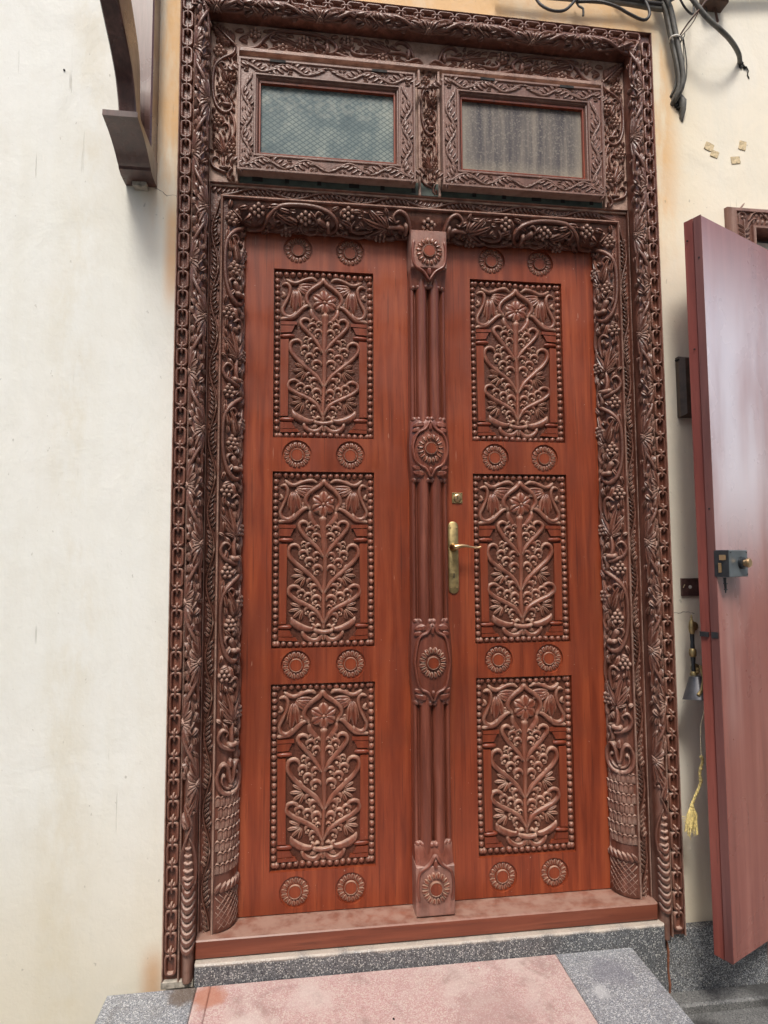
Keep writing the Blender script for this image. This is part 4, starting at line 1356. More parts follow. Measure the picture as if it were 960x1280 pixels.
leafL = build_leaf('door_leaf', 'left reddish brown door leaf with three carved panels and the reeded centre post', -0.5455, 0.022, -0.3095, (-0.388, -0.231))
leafR = build_leaf('door_leaf', 'right reddish brown door leaf with three carved panels and a brass lever handle', 0.025, 0.5455, 0.2905, (0.2125, 0.3705))

# ---- reeded centre post on the left leaf
lo = Vector(leafL.location)
def lobj(mb, name, mat, parent=None, smooth=True):
    mb.v = [(a - lo[0], b - lo[1], c - lo[2]) for a, b, c in mb.v]
    o = mb.obj(name, mat, leafL if parent is None else parent)
    if smooth: smooth_by_angle(o, 42)
    return o
def shaft_profile():
    pts = []
    def arc(cx, cy, r, a0, a1, n=7, sy=1.0):
        for a in np.linspace(R_(a0), R_(a1), n): pts.append((cx + r * math.cos(a), cy - r * math.sin(a) * sy))
    pts.append((-0.0555, LY - 0.001)); pts.append((-0.0555, 0.072))
    arc(-0.0475, 0.062, 0.0078, 185, 15, 6, 1.6)
    arc(-0.0200, 0.060, 0.0180, 176, 4, 10, 1.5)
    arc(0.0180, 0.060, 0.0180, 176, 4, 10, 1.5)
    arc(0.0455, 0.062, 0.0078, 165, -5, 6, 1.6)
    pts.append((0.0535, 0.072)); pts.append((0.0535, LY - 0.001))
    return pts
sp = shaft_profile()
cpost = MB(); cpost.prism(sp, 0.24, 1.96, 'z')
cpost_o = lobj(cpost, 'centre_post', MAT['post'])
CX = -0.001
blk = Carve(1, 0.006)
def medallion(zc, half, name, square=None):
    """bulging oval medallion with its bead collars; zc centre, half its half-height"""
    core = MB()
    n = 18; prof = []
    for i in range(n + 1):
        t = -1 + 2 * i / n
        z = zc + t * half
        bulge_ = 0.010 * math.cos(t * PI / 2) ** 0.6
        hw = 0.0545 + 0.0060 * math.cos(t * PI / 2)
        yf = 0.040 - bulge_
        prof.append([(CX - hw, LY - 0.001, z), (CX - hw, yf + 0.018, z), (CX - hw * 0.72, yf + 0.002, z), (CX - hw * 0.3, yf - 0.004, z), (CX + hw * 0.3, yf - 0.004, z), (CX + hw * 0.72, yf + 0.002, z), (CX + hw, yf + 0.018, z), (CX + hw, LY - 0.001, z)])
    for r in prof: core.v += r
    for i in range(n):
        for k in range(7):
            core.f.append((i * 8 + k, i * 8 + k + 1, (i + 1) * 8 + k + 1, (i + 1) * 8 + k))
    core.f.append(tuple(range(8))[::-1]); core.f.append(tuple(n * 8 + k for k in range(8)))
    co_ = lobj(core, name, MAT['post'], cpost_o)
    yb = 0.026
    def fm_(u, v, w): return (CX + u - lo[0], yb + (u / 0.055) ** 2 * 0.010 + ((v) / half) ** 2 * 0.006 - w - lo[1], zc + v - lo[2])
    # pointed-oval outline
    o = Carve(1, 0.006)
    hh = half - 0.010
    for sg in (-1, 1):
        o.stroke([(sg * 0.001, hh + 0.004), (sg * 0.014, hh - 0.020), (sg * 0.038, hh - 0.036), (sg * 0.050, 0.014), (sg * 0.050, -0.014), (sg * 0.038, -hh + 0.036), (sg * 0.014, -hh + 0.020), (sg * 0.001, -hh - 0.004)], 0.0044, h=0.008)
    o.petal(0, hh - 0.028, 90, 0.026, 0.012, 0.009); o.petal(0, -hh + 0.028, -90, 0.026, 0.012, 0.009)
    # corner leaves outside the outline
    for sg in (-1, 1):
        for sv in (-1, 1):
            o.petal(sg * 0.016, sv * (hh - 0.006), 0 if sg > 0 else 180, 0.036, 0.020, 0.006, 0.3, bend=-sv * sg * 25)
            o.petal(sg * 0.028, sv * (hh - 0.022), 0 if sg > 0 else 180, 0.026, 0.016, 0.005, 0.3, bend=-sv * sg * 35)
    mesh_obj('medallion_outline', o.mesh('medallion_outline', MAT['post'], fm_), cpost_o)
    r_ = rosette_mesh(0.0425, 0.0165, 16, 0.0085, 1.22)
    fr_ = lambda u, v, w: (CX + u - lo[0], yb + (u / 0.055) ** 2 * 0.008 - w - lo[1], zc + v - lo[2])
    mesh_obj('medallion_rosette', r_.mesh('medallion_rosette', MAT['carve'], fr_), cpost_o)
    mesh_obj('rosette_centre', r_.centre.mesh('rosette_centre', MAT['leaf'], fr_), cpost_o)
    for sv in (-1, 1): collar(zc + sv * half)
    return co_
def collar(z):
    c = Carve(1, 0.006)
    n = 8
    for i in range(n):
        u = -0.046 + i * 0.092 / (n - 1)
        arch = 0.006 * (1 - (u / 0.052) ** 2)
        c.ball(u, 0.0, 0.0086, 0.0090)
    c.stroke([(-0.049, 0.0), (0, 0.0), (0.049, 0.0)], 0.0070, h=0.0050)
    mesh_obj('bead_collar', c.mesh('bead_collar', MAT['post'], lambda u, v, w: (CX + u - lo[0], 0.040 + (u / 0.055) ** 2 * 0.018 - w - lo[1], z + v - lo[2])), cpost_o)
medallion(1.404, 0.0900, 'medallion_block')
medallion(0.789, 0.1150, 'medallion_block')
def end_block(z0, z1, up):
    """square block at the top / foot of the post with a rosette and a pointed tail"""
    b = MB(); b.box(CX - 0.0545, CX + 0.0535, 0.020, LY - 0.001, z0, z1, 0.002)
    lobj(b, 'end_block', MAT['post'], cpost_o, False)
    tail_z = z0 if up else z1
    sg = -1 if up else 1
    zc = (z0 + z1) / 2 + sg * 0.008
    fm_ = lambda u, v, w: (CX + u - lo[0], 0.0205 - w - lo[1], zc + v - lo[2])
    r_ = rosette_mesh(0.0430, 0.0175, 16, 0.0085, 1.15)
    mesh_obj('block_rosette', r_.mesh('block_rosette', MAT['carve'], fm_), cpost_o)
    mesh_obj('rosette_centre', r_.centre.mesh('rosette_centre', MAT['leaf'], fm_), cpost_o)
    o = Carve(1, 0.006)
    # frame moulding round the rosette
    hh = (z1 - z0) / 2
    o.stroke([(-0.045, 0.045 * -sg + 0.012 * sg), (-0.050, 0.0), (-0.044, sg * 0.042), (-0.018, sg * 0.062), (0.0, sg * 0.088)], 0.0045, h=0.006)
    o.stroke([(0.045, 0.045 * -sg + 0.012 * sg), (0.050, 0.0), (0.044, sg * 0.042), (0.018, sg * 0.062), (0.0, sg * 0.088)], 0.0045, h=0.006)
    o.petal(0, sg * 0.048, 90 * sg, 0.030, 0.014, 0.008)
    mesh_obj('block_moulding', o.mesh('block_moulding', MAT['post'], fm_), cpost_o)
    # swept shoulders between block and shaft
    m = MB()
    zs = [tail_z, tail_z + sg * 0.012, tail_z + sg * 0.030, tail_z + sg * 0.048]
    for k, z in enumerate(zs):
        yf = (0.0225, 0.0285, 0.0345, 0.0380)[k]; hw = 0.0535
        m.v += [(CX - hw, LY - 0.001, z), (CX - hw, yf + 0.012, z), (CX - hw * 0.6, yf, z), (CX + hw * 0.6, yf, z), (CX + hw, yf + 0.012, z), (CX + hw, LY - 0.001, z)]
    for i in range(3):
        for k in range(5): m.f.append((i * 6 + k, i * 6 + k + 1, (i + 1) * 6 + k + 1, (i + 1) * 6 + k))
    m.f.append(tuple(range(6))); m.f.append(tuple(18 + k for k in range(6)))
    lobj(m, 'shoulder', MAT['post'], cpost_o)
    collar(tail_z + sg * 0.050)
end_block(1.945, 2.0600, True)
end_block(0.1030, 0.2350, False)

# ---- lever handle, deadlock on the right leaf
ro = Vector(leafR.location)
def robj(mb, name, mat, parent=None, sm=42):
    mb.v = [(a - ro[0], b - ro[1], c - ro[2]) for a, b, c in mb.v]
    o = mb.obj(name, mat, leafR if parent is None else parent)
    smooth_by_angle(o, sm)
    return o
pl = MB()
pts = [(0.0770 + 0.0155 * math.cos(a), 1.179 + 0.0155 * math.sin(a)) for a in np.linspace(0, PI, 11)] + [(0.0770 + 0.0155 * math.cos(a), 0.995 + 0.0155 * math.sin(a)) for a in np.linspace(PI, 2 * PI, 11)]
n = len(pts)
ins = [(0.0770 + (x - 0.0770) * 0.82, 1.087 + (z - 1.087) * 0.972) for x, z in pts]
pl.v = [(x, LY, z) for x, z in pts] + [(x, LY - 0.004, z) for x, z in pts] + [(x, LY - 0.0062, z) for x, z in ins]
for i in range(n):
    j = (i + 1) % n
    pl.f += [(i, j, n + j, n + i), (n + i, n + j, 2 * n + j, 2 * n + i)]
pl.f.append(tuple(2 * n + i for i in range(n)))
hp = robj(pl, 'handle_plate', MAT['brass'])
for z in (1.176, 0.998):
    for x in (0.068, 0.087):
        s_ = MB(); s_.lathe([(0.0022, 0), (0.0022, 0.0012), (0.001, 0.0016)], (x, LY - 0.0060, z), 'y', 8); robj(s_, 'screw', MAT['brass_bright'], hp)
s_ = MB(); s_.lathe([(0.0075, 0), (0.0075, 0.0018), (0.006, 0.0022)], (0.077, LY - 0.0055, 1.038), 'y', 16); robj(s_, 'keyhole_cylinder', MAT['brass'], hp)
s_ = MB(); s_.box(0.0755, 0.0785, LY - 0.0085, LY - 0.006, 1.026, 1.040); robj(s_, 'keyhole', MAT['dark'], hp)
s_ = MB(); s_.lathe([(0.0125, 0), (0.0125, 0.004), (0.009, 0.008), (0.0085, 0.040)], (0.077, LY - 0.0055, 1.117), 'y', 18); robj(s_, 'spindle', MAT['brass_bright'], hp)
lv_ = MB()
lpath, _ = crom([(0.073, 0.045, 1.117), (0.082, 0.043, 1.119), (0.098, 0.043, 1.121), (0.120, 0.044, 1.1175), (0.138, 0.045, 1.115), (0.150, 0.046, 1.1175)], 0.004)
m_ = len(lpath)
lv_.tube3(lpath, [0.0085 - 0.0052 * min(1, i / (m_ * 0.55)) for i in range(m_)], 10)
robj(lv_, 'lever', MAT['brass_bright'], hp, 60)
dl = MB(); dl.box(0.0755, 0.1075, LY - 0.0035, LY, 1.250, 1.282, 0.001)
dlo = robj(dl, 'deadlock_plate', MAT['brass'])
s_ = MB(); s_.lathe([(0.0115, 0), (0.0115, 0.004), (0.0095, 0.0055), (0.006, 0.006)], (0.0915, LY - 0.0034, 1.266), 'y', 20); robj(s_, 'deadlock_cylinder', MAT['brass_bright'], dlo)
s_ = MB(); s_.box(0.0905, 0.0925, LY - 0.0105, LY - 0.009, 1.261, 1.271); robj(s_, 'keyhole', MAT['dark'], dlo)
for x, z in ((0.0785, 1.253), (0.1045, 1.253), (0.0785, 1.279), (0.1045, 1.279)):
    s_ = MB(); s_.lathe([(0.0014, 0), (0.0014, 0.001)], (x, LY - 0.0034, z), 'y', 6); robj(s_, 'screw', MAT['dark'], dlo)

# ------------------------------------------------------------------ TRANSOM SASHES
su = scroll_unit()
fill_gaps(su, [su], 0.038, 0, 0.12, 12, 0.018, 0.007, 0.004, 6, 0.12)
me_scroll = su.mesh('scroll', MAT['wframe'], lambda s, a, w: (min(max(s, 0.0005), 0.0375) - 0.019, -w, a))
def sash(name, label, x0, x1, z0, z1, gm):
    t = thing(name, label, 'window', ((x0 + x1) / 2, 0.0, z0), 'transom sashes above the double door')
    ox, oy, oz = t.location
    yf, yb = 0.0, 0.0375
    def off(mb): mb.v = [(a - ox, b - oy, c - oz) for a, b, c in mb.v]; return mb
    # mitred frame profile: (inset, y)
    pr = [(0.0, yb), (0.0, yf + 0.002), (0.0015, yf), (0.0065, yf), (0.0085, yf + 0.0045), (0.0445, yf + 0.0045), (0.0460, yf + 0.001), (0.0500, yf + 0.001), (0.0515, yf + 0.006), (0.0550, yf + 0.007), (0.0585, yf + 0.014), (0.0590, yf + 0.034)]
    names = ('frame_rail', 'frame_rail', 'frame_stile', 'frame_stile')
    rails = []
    for k in range(4):
        mb = MB(); n = len(pr)
        A = []; B = []
        for i, y in pr:
            c4 = [(x0 + i, z0 + i), (x1 - i, z0 + i), (x1 - i, z1 - i), (x0 + i, z1 - i)]
            if k == 0: a, b = c4[0], c4[1]
            elif k == 1: a, b = c4[2], c4[3]
            elif k == 2: a, b = c4[3], c4[0]
            else: a, b = c4[1], c4[2]
            A.append((a[0], y, a[1])); B.append((b[0], y, b[1]))
        mb.add(A + B, [(i, n + i, n + i + 1, i + 1) for i in range(n - 1)] + [(0, n - 1, 2 * n - 1, n)])
        off(mb)
        o = smooth_by_angle(mb.obj(names[k], MAT['wframe'], t), 30)
        rails.append(o)
    W_, H_ = x1 - x0, z1 - z0
    ins_ = 0.0265
    # scrolls along the rails
    for k, zc in ((0, z0 + ins_), (1, z1 - ins_)):
        n_ = 4; L = (W_ - 0.016) / n_
        for i in range(n_):
            xx = x0 + 0.008 + i * L if i < n_ / 2 else x0 + 0.008 + (i + 1) * L
            mir = 1 if i < n_ / 2 else -1
            mesh_obj('scroll', me_scroll, rails[k], (xx - ox, 0.0045, zc - oz), (0, PI / 2, 0), (1 if k else -1, 1, mir * L / 0.12))
    for k, xc in ((2, x0 + ins_), (3, x1 - ins_)):
        n_ = 2; L = (H_ - 0.09) / n_
        for i in range(n_):
            mesh_obj('scroll', me_scroll, rails[k], (xc - ox, 0.0045, z0 + 0.045 + i * L - oz), (0, 0, 0), (-1 if k == 2 else 1, 1, L / 0.12))
    g_ = MB(); g_.box(-(W_ / 2 - 0.0588), W_ / 2 - 0.0588, -0.003, 0.003, -(H_ / 2 - 0.0588), H_ / 2 - 0.0588)
    go = g_.obj('glass_pane', gm, t)
    go.location = (0, 0.026, H_ / 2)
    bd = MB()
    for (a, b, c, d) in ((x0 + 0.0592, x1 - 0.0592, z1 - 0.067, z1 - 0.0592), (x0 + 0.0592, x1 - 0.0592, z0 + 0.0592, z0 + 0.063)):
        bd.box(a, b, yf + 0.012, yf + 0.022, c, d, 0.001)
    for a, b in ((x0 + 0.0592, x0 + 0.064), (x1 - 0.064, x1 - 0.0592)):
        bd.box(a, b, yf + 0.0125, yf + 0.0225, z0 + 0.0595, z1 - 0.0595, 0.001)
    off(bd); bd.obj('glazing_bead', MAT['leaf'], t)
    for i in range(1 if x0 > 0 else 1):
        for xx in (x0 + 0.12, x1 - 0.14) if x0 > 0 else (x0 + 0.09, x1 - 0.13):
            h_ = MB(); h_.box(xx, xx + 0.045, yf - 0.0008, yf + 0.002, z1 - 0.0090, z1 - 0.0015); off(h_)
            h_.obj('hinge', MAT['dark'], t)
    return t
sash('transom_window', 'left transom window with greenish diamond-patterned glass in a carved frame', -0.5600, -0.0415, 2.1950, 2.5370, MAT['glass_green'])
sash('transom_window', 'right transom window with dusty brown streaked glass in a carved frame', 0.0400, 0.5520, 2.1930, 2.5440, MAT['glass_dusty'])

# ------------------------------------------------------------------ WALL BRACKET (upper left)
br = thing('wall_bracket', 'dark brown curved timber bracket fixed high on the wall left of the door', 'bracket', (-0.80, WY, 2.15))
BX = -0.7905
bo = Vector(br.location)
def bobj(mb, name, sm=35):
    mb.v = [(a - bo[0], b - bo[1], c - bo[2]) for a, b, c in mb.v]
    return smooth_by_angle(mb.obj(name, MAT['bracket'], br), sm)
# wall plate, lower scrolled foot, swept brace
m = MB(); m.box(-0.868, -0.790, -0.023, WY, 2.168, 3.05, 0.004); bobj(m, 'wall_plate')
m = MB()
ftp = [(-0.160, 2.222), (-0.160, 2.207), (-0.140, 2.204), (-0.118, 2.201), (-0.095, 2.195), (-0.070, 2.186), (-0.050, 2.176), (-0.036, 2.167), (-0.026, 2.163), (-0.022, 2.156), (0.0, 2.150), (WY, 2.150), (WY, 2.222)]
m.prism(ftp, -0.874, -0.7885, 'x'); bobj(m, 'bracket_foot', 30)
m = MB()
inner = [(-0.045, 2.222), (-0.0668, 2.2892), (-0.0740, 2.345), (-0.0800, 2.3954), (-0.0955, 2.4363), (-0.128, 2.473), (-0.184, 2.520), (-0.27, 2.575), (-0.38, 2.63), (-0.52, 2.68)]
outer = [(-0.104, 2.222), (-0.1115, 2.2705), (-0.125, 2.300), (-0.1440, 2.3311), (-0.1858, 2.3652), (-0.2230, 2.3889), (-0.2660, 2.4150), (-0.34, 2.458), (-0.44, 2.51), (-0.56, 2.56)]
ip, _ = crom(inner, 0.012); op, _ = crom(outer, 0.012)
kk = 40
def resamp(P, k):
    P = np.array(P); d = np.r_[0, np.cumsum(np.linalg.norm(np.diff(P, axis=0), axis=1))]; t = np.linspace(0, d[-1], k)
    return np.stack([np.interp(t, d, P[:, 0]), np.interp(t, d, P[:, 1])], 1)
ip, op = resamp(ip, kk), resamp(op, kk)
for i in range(kk):
    b = 0.003
    a = op[i]; c = ip[i]
    dd = (c - a) / np.linalg.norm(c - a)
    ring = [(-0.852 + b, *a), (-0.807 - b, *a), (-0.807, *(a + dd * b)), (-0.807, *(c - dd * b)), (-0.807 - b, *c), (-0.852 + b, *c), (-0.852, *(c - dd * b)), (-0.852, *(a + dd * b))]
    m.v += ring
for i in range(kk - 1):
    for k in range(8): m.f.append((i * 8 + k, i * 8 + (k + 1) % 8, (i + 1) * 8 + (k + 1) % 8, (i + 1) * 8 + k))
m.f.append(tuple(range(8))[::-1]); m.f.append(tuple((kk - 1) * 8 + k for k in range(8)))
bobj(m, 'curved_brace', 40)
m = MB(); m.lathe([(0.0028, 0), (0.0028, 0.001)], (-0.829, -0.1105, 2.243), 'y', 8)
m.v = [(a - bo[0], b - bo[1], c - bo[2]) for a, b, c in m.v]
m.obj('screw_hole', MAT['dark'], br)
m = MB(); m.box(-0.850, -0.812, 0.020, WY + 0.005, 2.138, 2.1505)
m.v = [(a - bo[0], b - bo[1], c - bo[2]) for a, b, c in m.v]
m.obj('mortar_packing', MAT['putty'], br)

# ------------------------------------------------------------------ SIDE DOOR (opened leaf at the right) AND ITS FRAME
A2 = R_(24.8)
d2 = Vector((math.cos(A2), math.sin(A2), 0)); n2 = Vector((-math.sin(A2), math.cos(A2), 0))
t2 = thing('side_door_leaf', 'plain reddish brown door leaf standing open at the right edge with a rim lock', 'door', (0.756, -0.150, 0.019))
t2.rotation_euler = (0, 0, A2)
# local x = along the leaf, y = into its thickness, z = up
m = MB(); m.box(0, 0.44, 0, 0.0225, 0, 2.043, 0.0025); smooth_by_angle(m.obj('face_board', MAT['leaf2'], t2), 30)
m = MB(); m.box(0.004, 0.44, 0.0245, 0.054, -0.004, 2.046, 0.0025); smooth_by_angle(m.obj('back_board', MAT['edge2'], t2), 30)
m = MB(); m.box(0.010, 0.44, 0.020, 0.027, 0.002, 2.038); m.obj('rebate_strip', MAT['edge2'], t2)
m = MB(); m.box(-0.0008, 0.0010, 0.0, 0.0222, 0.0, 2.043); m.obj('edge_strip', MAT['edge2b'], t2)
lk = MB(); lk.box(0.001, 0.094, -0.036, 0.0, 0.0, 0.073, 0.002)
lko = lk.obj('rim_lock', MAT['grey_metal'], t2, False, (0, 0, 1.012))
def lkp(mb, n, mat, sm=True):
    o = mb.obj(n, mat, lko)
    if sm: smooth_by_angle(o, 40)
    return o
q = MB(); q.box(-0.002, 0.0005, -0.0345, 0.004, 0.001, 0.072, 0.0); lkp(q, 'fore_plate', MAT['black_metal'], False)
q = MB(); q.box(-0.006, 0.0, -0.029, -0.012, 0.046, 0.060, 0.0015); lkp(q, 'latch_bolt', MAT['brass_bright'], False)
q = MB(); q.box(-0.005, 0.0, -0.016, -0.008, 0.012, 0.038, 0.0015); lkp(q, 'dead_bolt', MAT['brass_bright'], False)
q = MB(); q.lathe([(0.0165, 0), (0.0165, 0.008), (0.013, 0.010)], (0.058, -0.036, 0.038), 'y', 20); lkp(q, 'knob_collar', MAT['black_metal'])
q = MB(); q.lathe([(0.0095, 0), (0.0095, 0.006), (0.0125, 0.008), (0.0130, 0.013), (0.010, 0.016)], (0.058, -0.045, 0.038), 'y', 20); lkp(q, 'lock_knob', MAT['brass_bright'])
for x, z in ((0.088, 0.067), (0.088, 0.006), (0.008, 0.067)):
    q = MB(); q.lathe([(0.0026, 0), (0.002, 0.0012)], (x, -0.036, z), 'y', 8); lkp(q, 'screw', MAT['black_metal'])
q = MB()
q.tube3([(0.018, -0.012, -0.002), (0.018, -0.012, -0.014), (0.020, -0.012, -0.030), (0.021, -0.011, -0.044)], [0.004, 0.0035, 0.003, 0.0015], 8)
q.tube3([(0.012, -0.012, -0.018), (0.028, -0.012, -0.019)], 0.002, 6); q.tube3([(0.014, -0.012, -0.034), (0.027, -0.012, -0.035)], 0.002, 6)
lkp(q, 'hanging_key', MAT['black_metal'])
q = MB(); q.box(-0.003, 0.0006, 0.002, 0.020, 0, 0.016); q.box(-0.002, 0.004, 0.030, 0.054, 0.001, 0.014)
q.obj('catch_plate', MAT['black_metal'], t2, False, (0, 0, 0.845))
for z, y in ((1.66, 0.036), (1.92, 0.010), (1.20, 0.012), (1.985, 0.044)):
    q = MB(); q.tube3([(0.0, y, z), (-0.0022 + (0.004 if y > .03 else 0), y, z)], 0.0026, 8); q.obj('old_screw_hole', MAT['dark'], t2)

sf = thing('neighbouring_doorway', 'reddish brown carved frame corner of the neighbouring doorway behind the open leaf', 'doorway', (0.978, WY, -0.17))
so = Vector(sf.location)
def sobj(mb, n, mat, sm=35):
    mb.v = [(a - so[0], b - so[1], c - so[2]) for a, b, c in mb.v]
    return smooth_by_angle(mb.obj(n, mat, sf), sm)
Xo, Zo = 0.978, 2.2115
pr = [(0.0, WY + 0.01), (0.003, 0.032), (0.012, 0.021), (0.026, 0.019), (0.028, 0.026), (0.081, 0.027), (0.083, 0.020), (0.092, 0.020), (0.096, 0.030), (0.097, 0.100)]
m = MB(); n = len(pr)
m.add([(Xo + i, y, -0.165) for i, y in pr] + [(Xo + i, y, Zo - i * 0.78) for i, y in pr], [(i, i + 1, n + i + 1, n + i) for i in range(n - 1)])
sj = sobj(m, 'jamb', MAT['wframe'])
m = MB()
m.add([(Xo + i, y, Zo - i * 0.78) for i, y in pr] + [(1.86 - i, y, Zo - i * 0.78) for i, y in pr], [(i, i + 1, n + i + 1, n + i) for i in range(n - 1)])
sh_ = sobj(m, 'head', MAT['wframe'])
m = MB()
m.add([(1.86 - i, y, -0.165) for i, y in pr] + [(1.86 - i, y, Zo - i * 0.78) for i, y in pr], [(i + 1, i, n + i, n + i + 1) for i in range(n - 1)])
sobj(m, 'jamb', MAT['wframe'])
# carved foliage on the visible corner
c = Carve(1, 0.006)
c.stroke([(0.036, -0.060), (0.040, -0.020), (0.060, 0.010)], [0.002, 0.003, 0.002], h=0.005)
for k in range(7):
    c.petal(0.055, -0.075 - 0.016 * k, 150 - 6 * k, 0.030, 0.010, 0.006, 0.4, nl=5); c.petal(0.055, -0.085 - 0.016 * k, 35, 0.026, 0.009, 0.006, 0.4, nl=5)
c.stroke([(0.055, -0.045), (0.055, -0.30)], 0.0025, h=0.005)
c.curl(0.048, -0.035, 0.013)
for k in range(9):
    c.petal(0.085 + 0.016 * k, -0.040, 110 - 5 * k, 0.022, 0.010, 0.006, 0.4, nl=5); c.petal(0.09 + 0.016 * k, -0.042, 250, 0.020, 0.009, 0.006, 0.4, nl=5)
c.stroke([(0.070, -0.048), (0.085, -0.026), (0.110, -0.020), (0.130, -0.036), (0.150, -0.050), (0.175, -0.044)], 0.0028, h=0.0075)
c.stroke([(0.060, -0.080), (0.078, -0.050), (0.100, -0.040)], 0.0028, h=0.007)
me_ = c.mesh('corner_foliage', MAT['wframe'], lambda u, v, w: (u, -w, v))
mesh_obj('corner_foliage', me_, sh_, (0.0, 0.027 - so[1], Zo - so[2]))
m = MB(); m.box(1.076, 1.764, 0.094, 0.098, 1.9, 2.134); sobj(m, 'dark_head_gap', MAT['dark'])
m = MB(); m.box(1.079, 1.760, 0.072, 0.0915, -0.16, 2.120, 0.002); sobj(m, 'inner_panel', MAT['white_pl'])
m = MB(); m.box(1.088, 1.75, 0.064, 0.0715, 2.062, 2.0935, 0.002); sobj(m, 'inner_rail', MAT['bell'])

# ------------------------------------------------------------------ SMALL THINGS ON THE WALL
bell = thing('wall_cover', 'flat dark brown wooden cover on the wall left of the open side door', 'cover', (0.80, WY, 1.52))
m = MB()
z0_, z1_ = 1.518, 1.708
bx = [(0.7885, WY), (0.7885, 0.028), (0.803, 0.016), (0.895, 0.016), (0.905, 0.028), (0.905, WY)]
m.v = [(x - 0.80, y - WY, z0_ - 1.52 + (0.008 if 0.02 > y else 0)) for x, y in bx] + [(x - 0.80, y - WY, z1_ - 1.52 - (0.008 if 0.02 > y else 0)) for x, y in bx]
m.f = [(i, i + 1, 7 + i, 6 + i) for i in range(5)] + [(5, 4, 3, 2, 1, 0), (6, 7, 8, 9, 10, 11)]
m.obj('casing', MAT['bell'], bell)
m = MB(); m.tube3([(-0.016, -0.008, 0.176), (-0.010, -0.018, 0.180)], 0.004, 8); m.obj('corner_screw', MAT['dark'], bell)
mp_ = thing('metal_plate', 'small maroon metal plate with a white dot fixed flat on the wall', 'metal plate', (0.80, WY, 0.99))
m = MB(); m.box(-0.024, 0.085, -0.007, 0.0, -0.0245, 0.0295, 0.001); m.obj('plate', MAT['plate'], mp_)
m = MB(); m.lathe([(0.0055, 0.0), (0.0052, 0.0012), (0.003, 0.0016)], (0.003, -0.007, 0.003), 'y', 14); m.obj('white_dot', MAT['white_pl'], mp_)
m = MB(); m.tube3([(-0.020, -0.0075, 0.001), (-0.0145, -0.0080, 0.011)], 0.0013, 6); m.obj('scratch_mark', MAT['tape'], mp_)
# tape scraps
for (x, z, w_, h_, a, lb) in ((0.9370, 2.4160, 0.030, 0.026, 22, 'yellowed tape scrap on the wall, upper of the left pair'), (0.9550, 2.3930, 0.026, 0.023, 20, 'yellowed tape scrap on the wall, lower of the left pair'),
                          (1.0560, 2.4300, 0.024, 0.030, 14, 'yellowed tape scrap on the wall, upper of the right pair'), (1.0280, 2.3780, 0.030, 0.024, -8, 'yellowed tape scrap on the wall, lower of the right pair')):
    q = MB(); rr = random.Random(int(x * 999))
    nx, nz = 6, 6
    for j in range(nz + 1):
        for i in range(nx + 1):
            u = -w_ / 2 + w_ * i / nx; v = -h_ / 2 + h_ * j / nz
            if i in (0, nx): u += rr.uniform(-0.0012, 0.0012)
            if j in (0, nz): v += rr.uniform(-0.0012, 0.0012)
            q.v.append((u, -0.0016 - rr.uniform(0, 0.0008), v))
    for j in range(nz):
        for i in range(nx): q.f.append((j * 7 + i, j * 7 + i + 1, (j + 1) * 7 + i + 1, (j + 1) * 7 + i))
    edge = [(-w_ / 2, 0.0005, -h_ / 2), (w_ / 2, 0.0005, -h_ / 2), (w_ / 2, 0.0005, h_ / 2), (-w_ / 2, 0.0005, h_ / 2)]
    b0 = len(q.v); q.v += edge; cn_ = [0, nx, (nx + 1) * nz + nx, (nx + 1) * nz]
    q.f += [(b0 + i, b0 + (i + 1) % 4, cn_[(i + 1) % 4], cn_[i]) for i in range(4)]
    o = q.obj('tape_scrap', MAT['tape'], None, False, (x, WY, z), rot=(0, R_(a), 0))
    tag(o, lb, 'tape', 'old tape scraps on the wall')

# lamp on the wall behind the leaf edge
lp = thing('wall_lamp', 'small brass wall lamp with a dark grey shade beside the open leaf', 'lamp', (0.775, WY, 0.84))
def lpo(mb, n, mat, sm=40):
    mb.v = [(a - 0.775, b - WY, c - 0.84) for a, b, c in mb.v]
    return smooth_by_angle(mb.obj(n, mat, lp), sm)
cx, cy = 0.764, -0.020
m = MB(); m.lathe([(0.0065, 0.860), (0.0085, 0.868), (0.0095, 0.880), (0.007, 0.893), (0.003, 0.903), (0.0035, 0.907), (0.001, 0.916)], (cx, cy, 0), 'z', 14); lpo(m, 'finial', MAT['brass'])
m = MB(); m.lathe([(0.0065, 0.818), (0.0055, 0.835), (0.0062, 0.8595)], (cx, cy, 0), 'z', 12); lpo(m, 'upper_stem', MAT['black_metal'])
m = MB(); m.lathe([(0.0065, 0.793), (0.0098, 0.797), (0.0105, 0.806), (0.0098, 0.814), (0.0065, 0.8178)], (cx, cy, 0), 'z', 14); lpo(m, 'collar', MAT['brass'])
m = MB(); m.lathe([(0.006, 0.752), (0.0052, 0.770), (0.0068, 0.7925)], (cx, cy, 0), 'z', 12); lpo(m, 'lower_stem', MAT['black_metal'])
m = MB(); m.lathe([(0.004, 0.732), (0.009, 0.736), (0.0105, 0.744), (0.006, 0.7518)], (cx, cy, 0), 'z', 14); m.tube3([(cx, cy, 0.742), (cx + 0.012, cy, 0.748), (cx + 0.030, cy + 0.02, 0.752), (cx + 0.048, WY, 0.748)], 0.005, 8); lpo(m, 'elbow', MAT['brass'])
m = MB(); m.tube3([(cx + 0.004, cy, 0.882), (cx + 0.020, cy + 0.005, 0.878), (cx + 0.038, cy + 0.03, 0.874), (cx + 0.048, WY, 0.874)], 0.003, 8); lpo(m, 'top_arm', MAT['brass'])
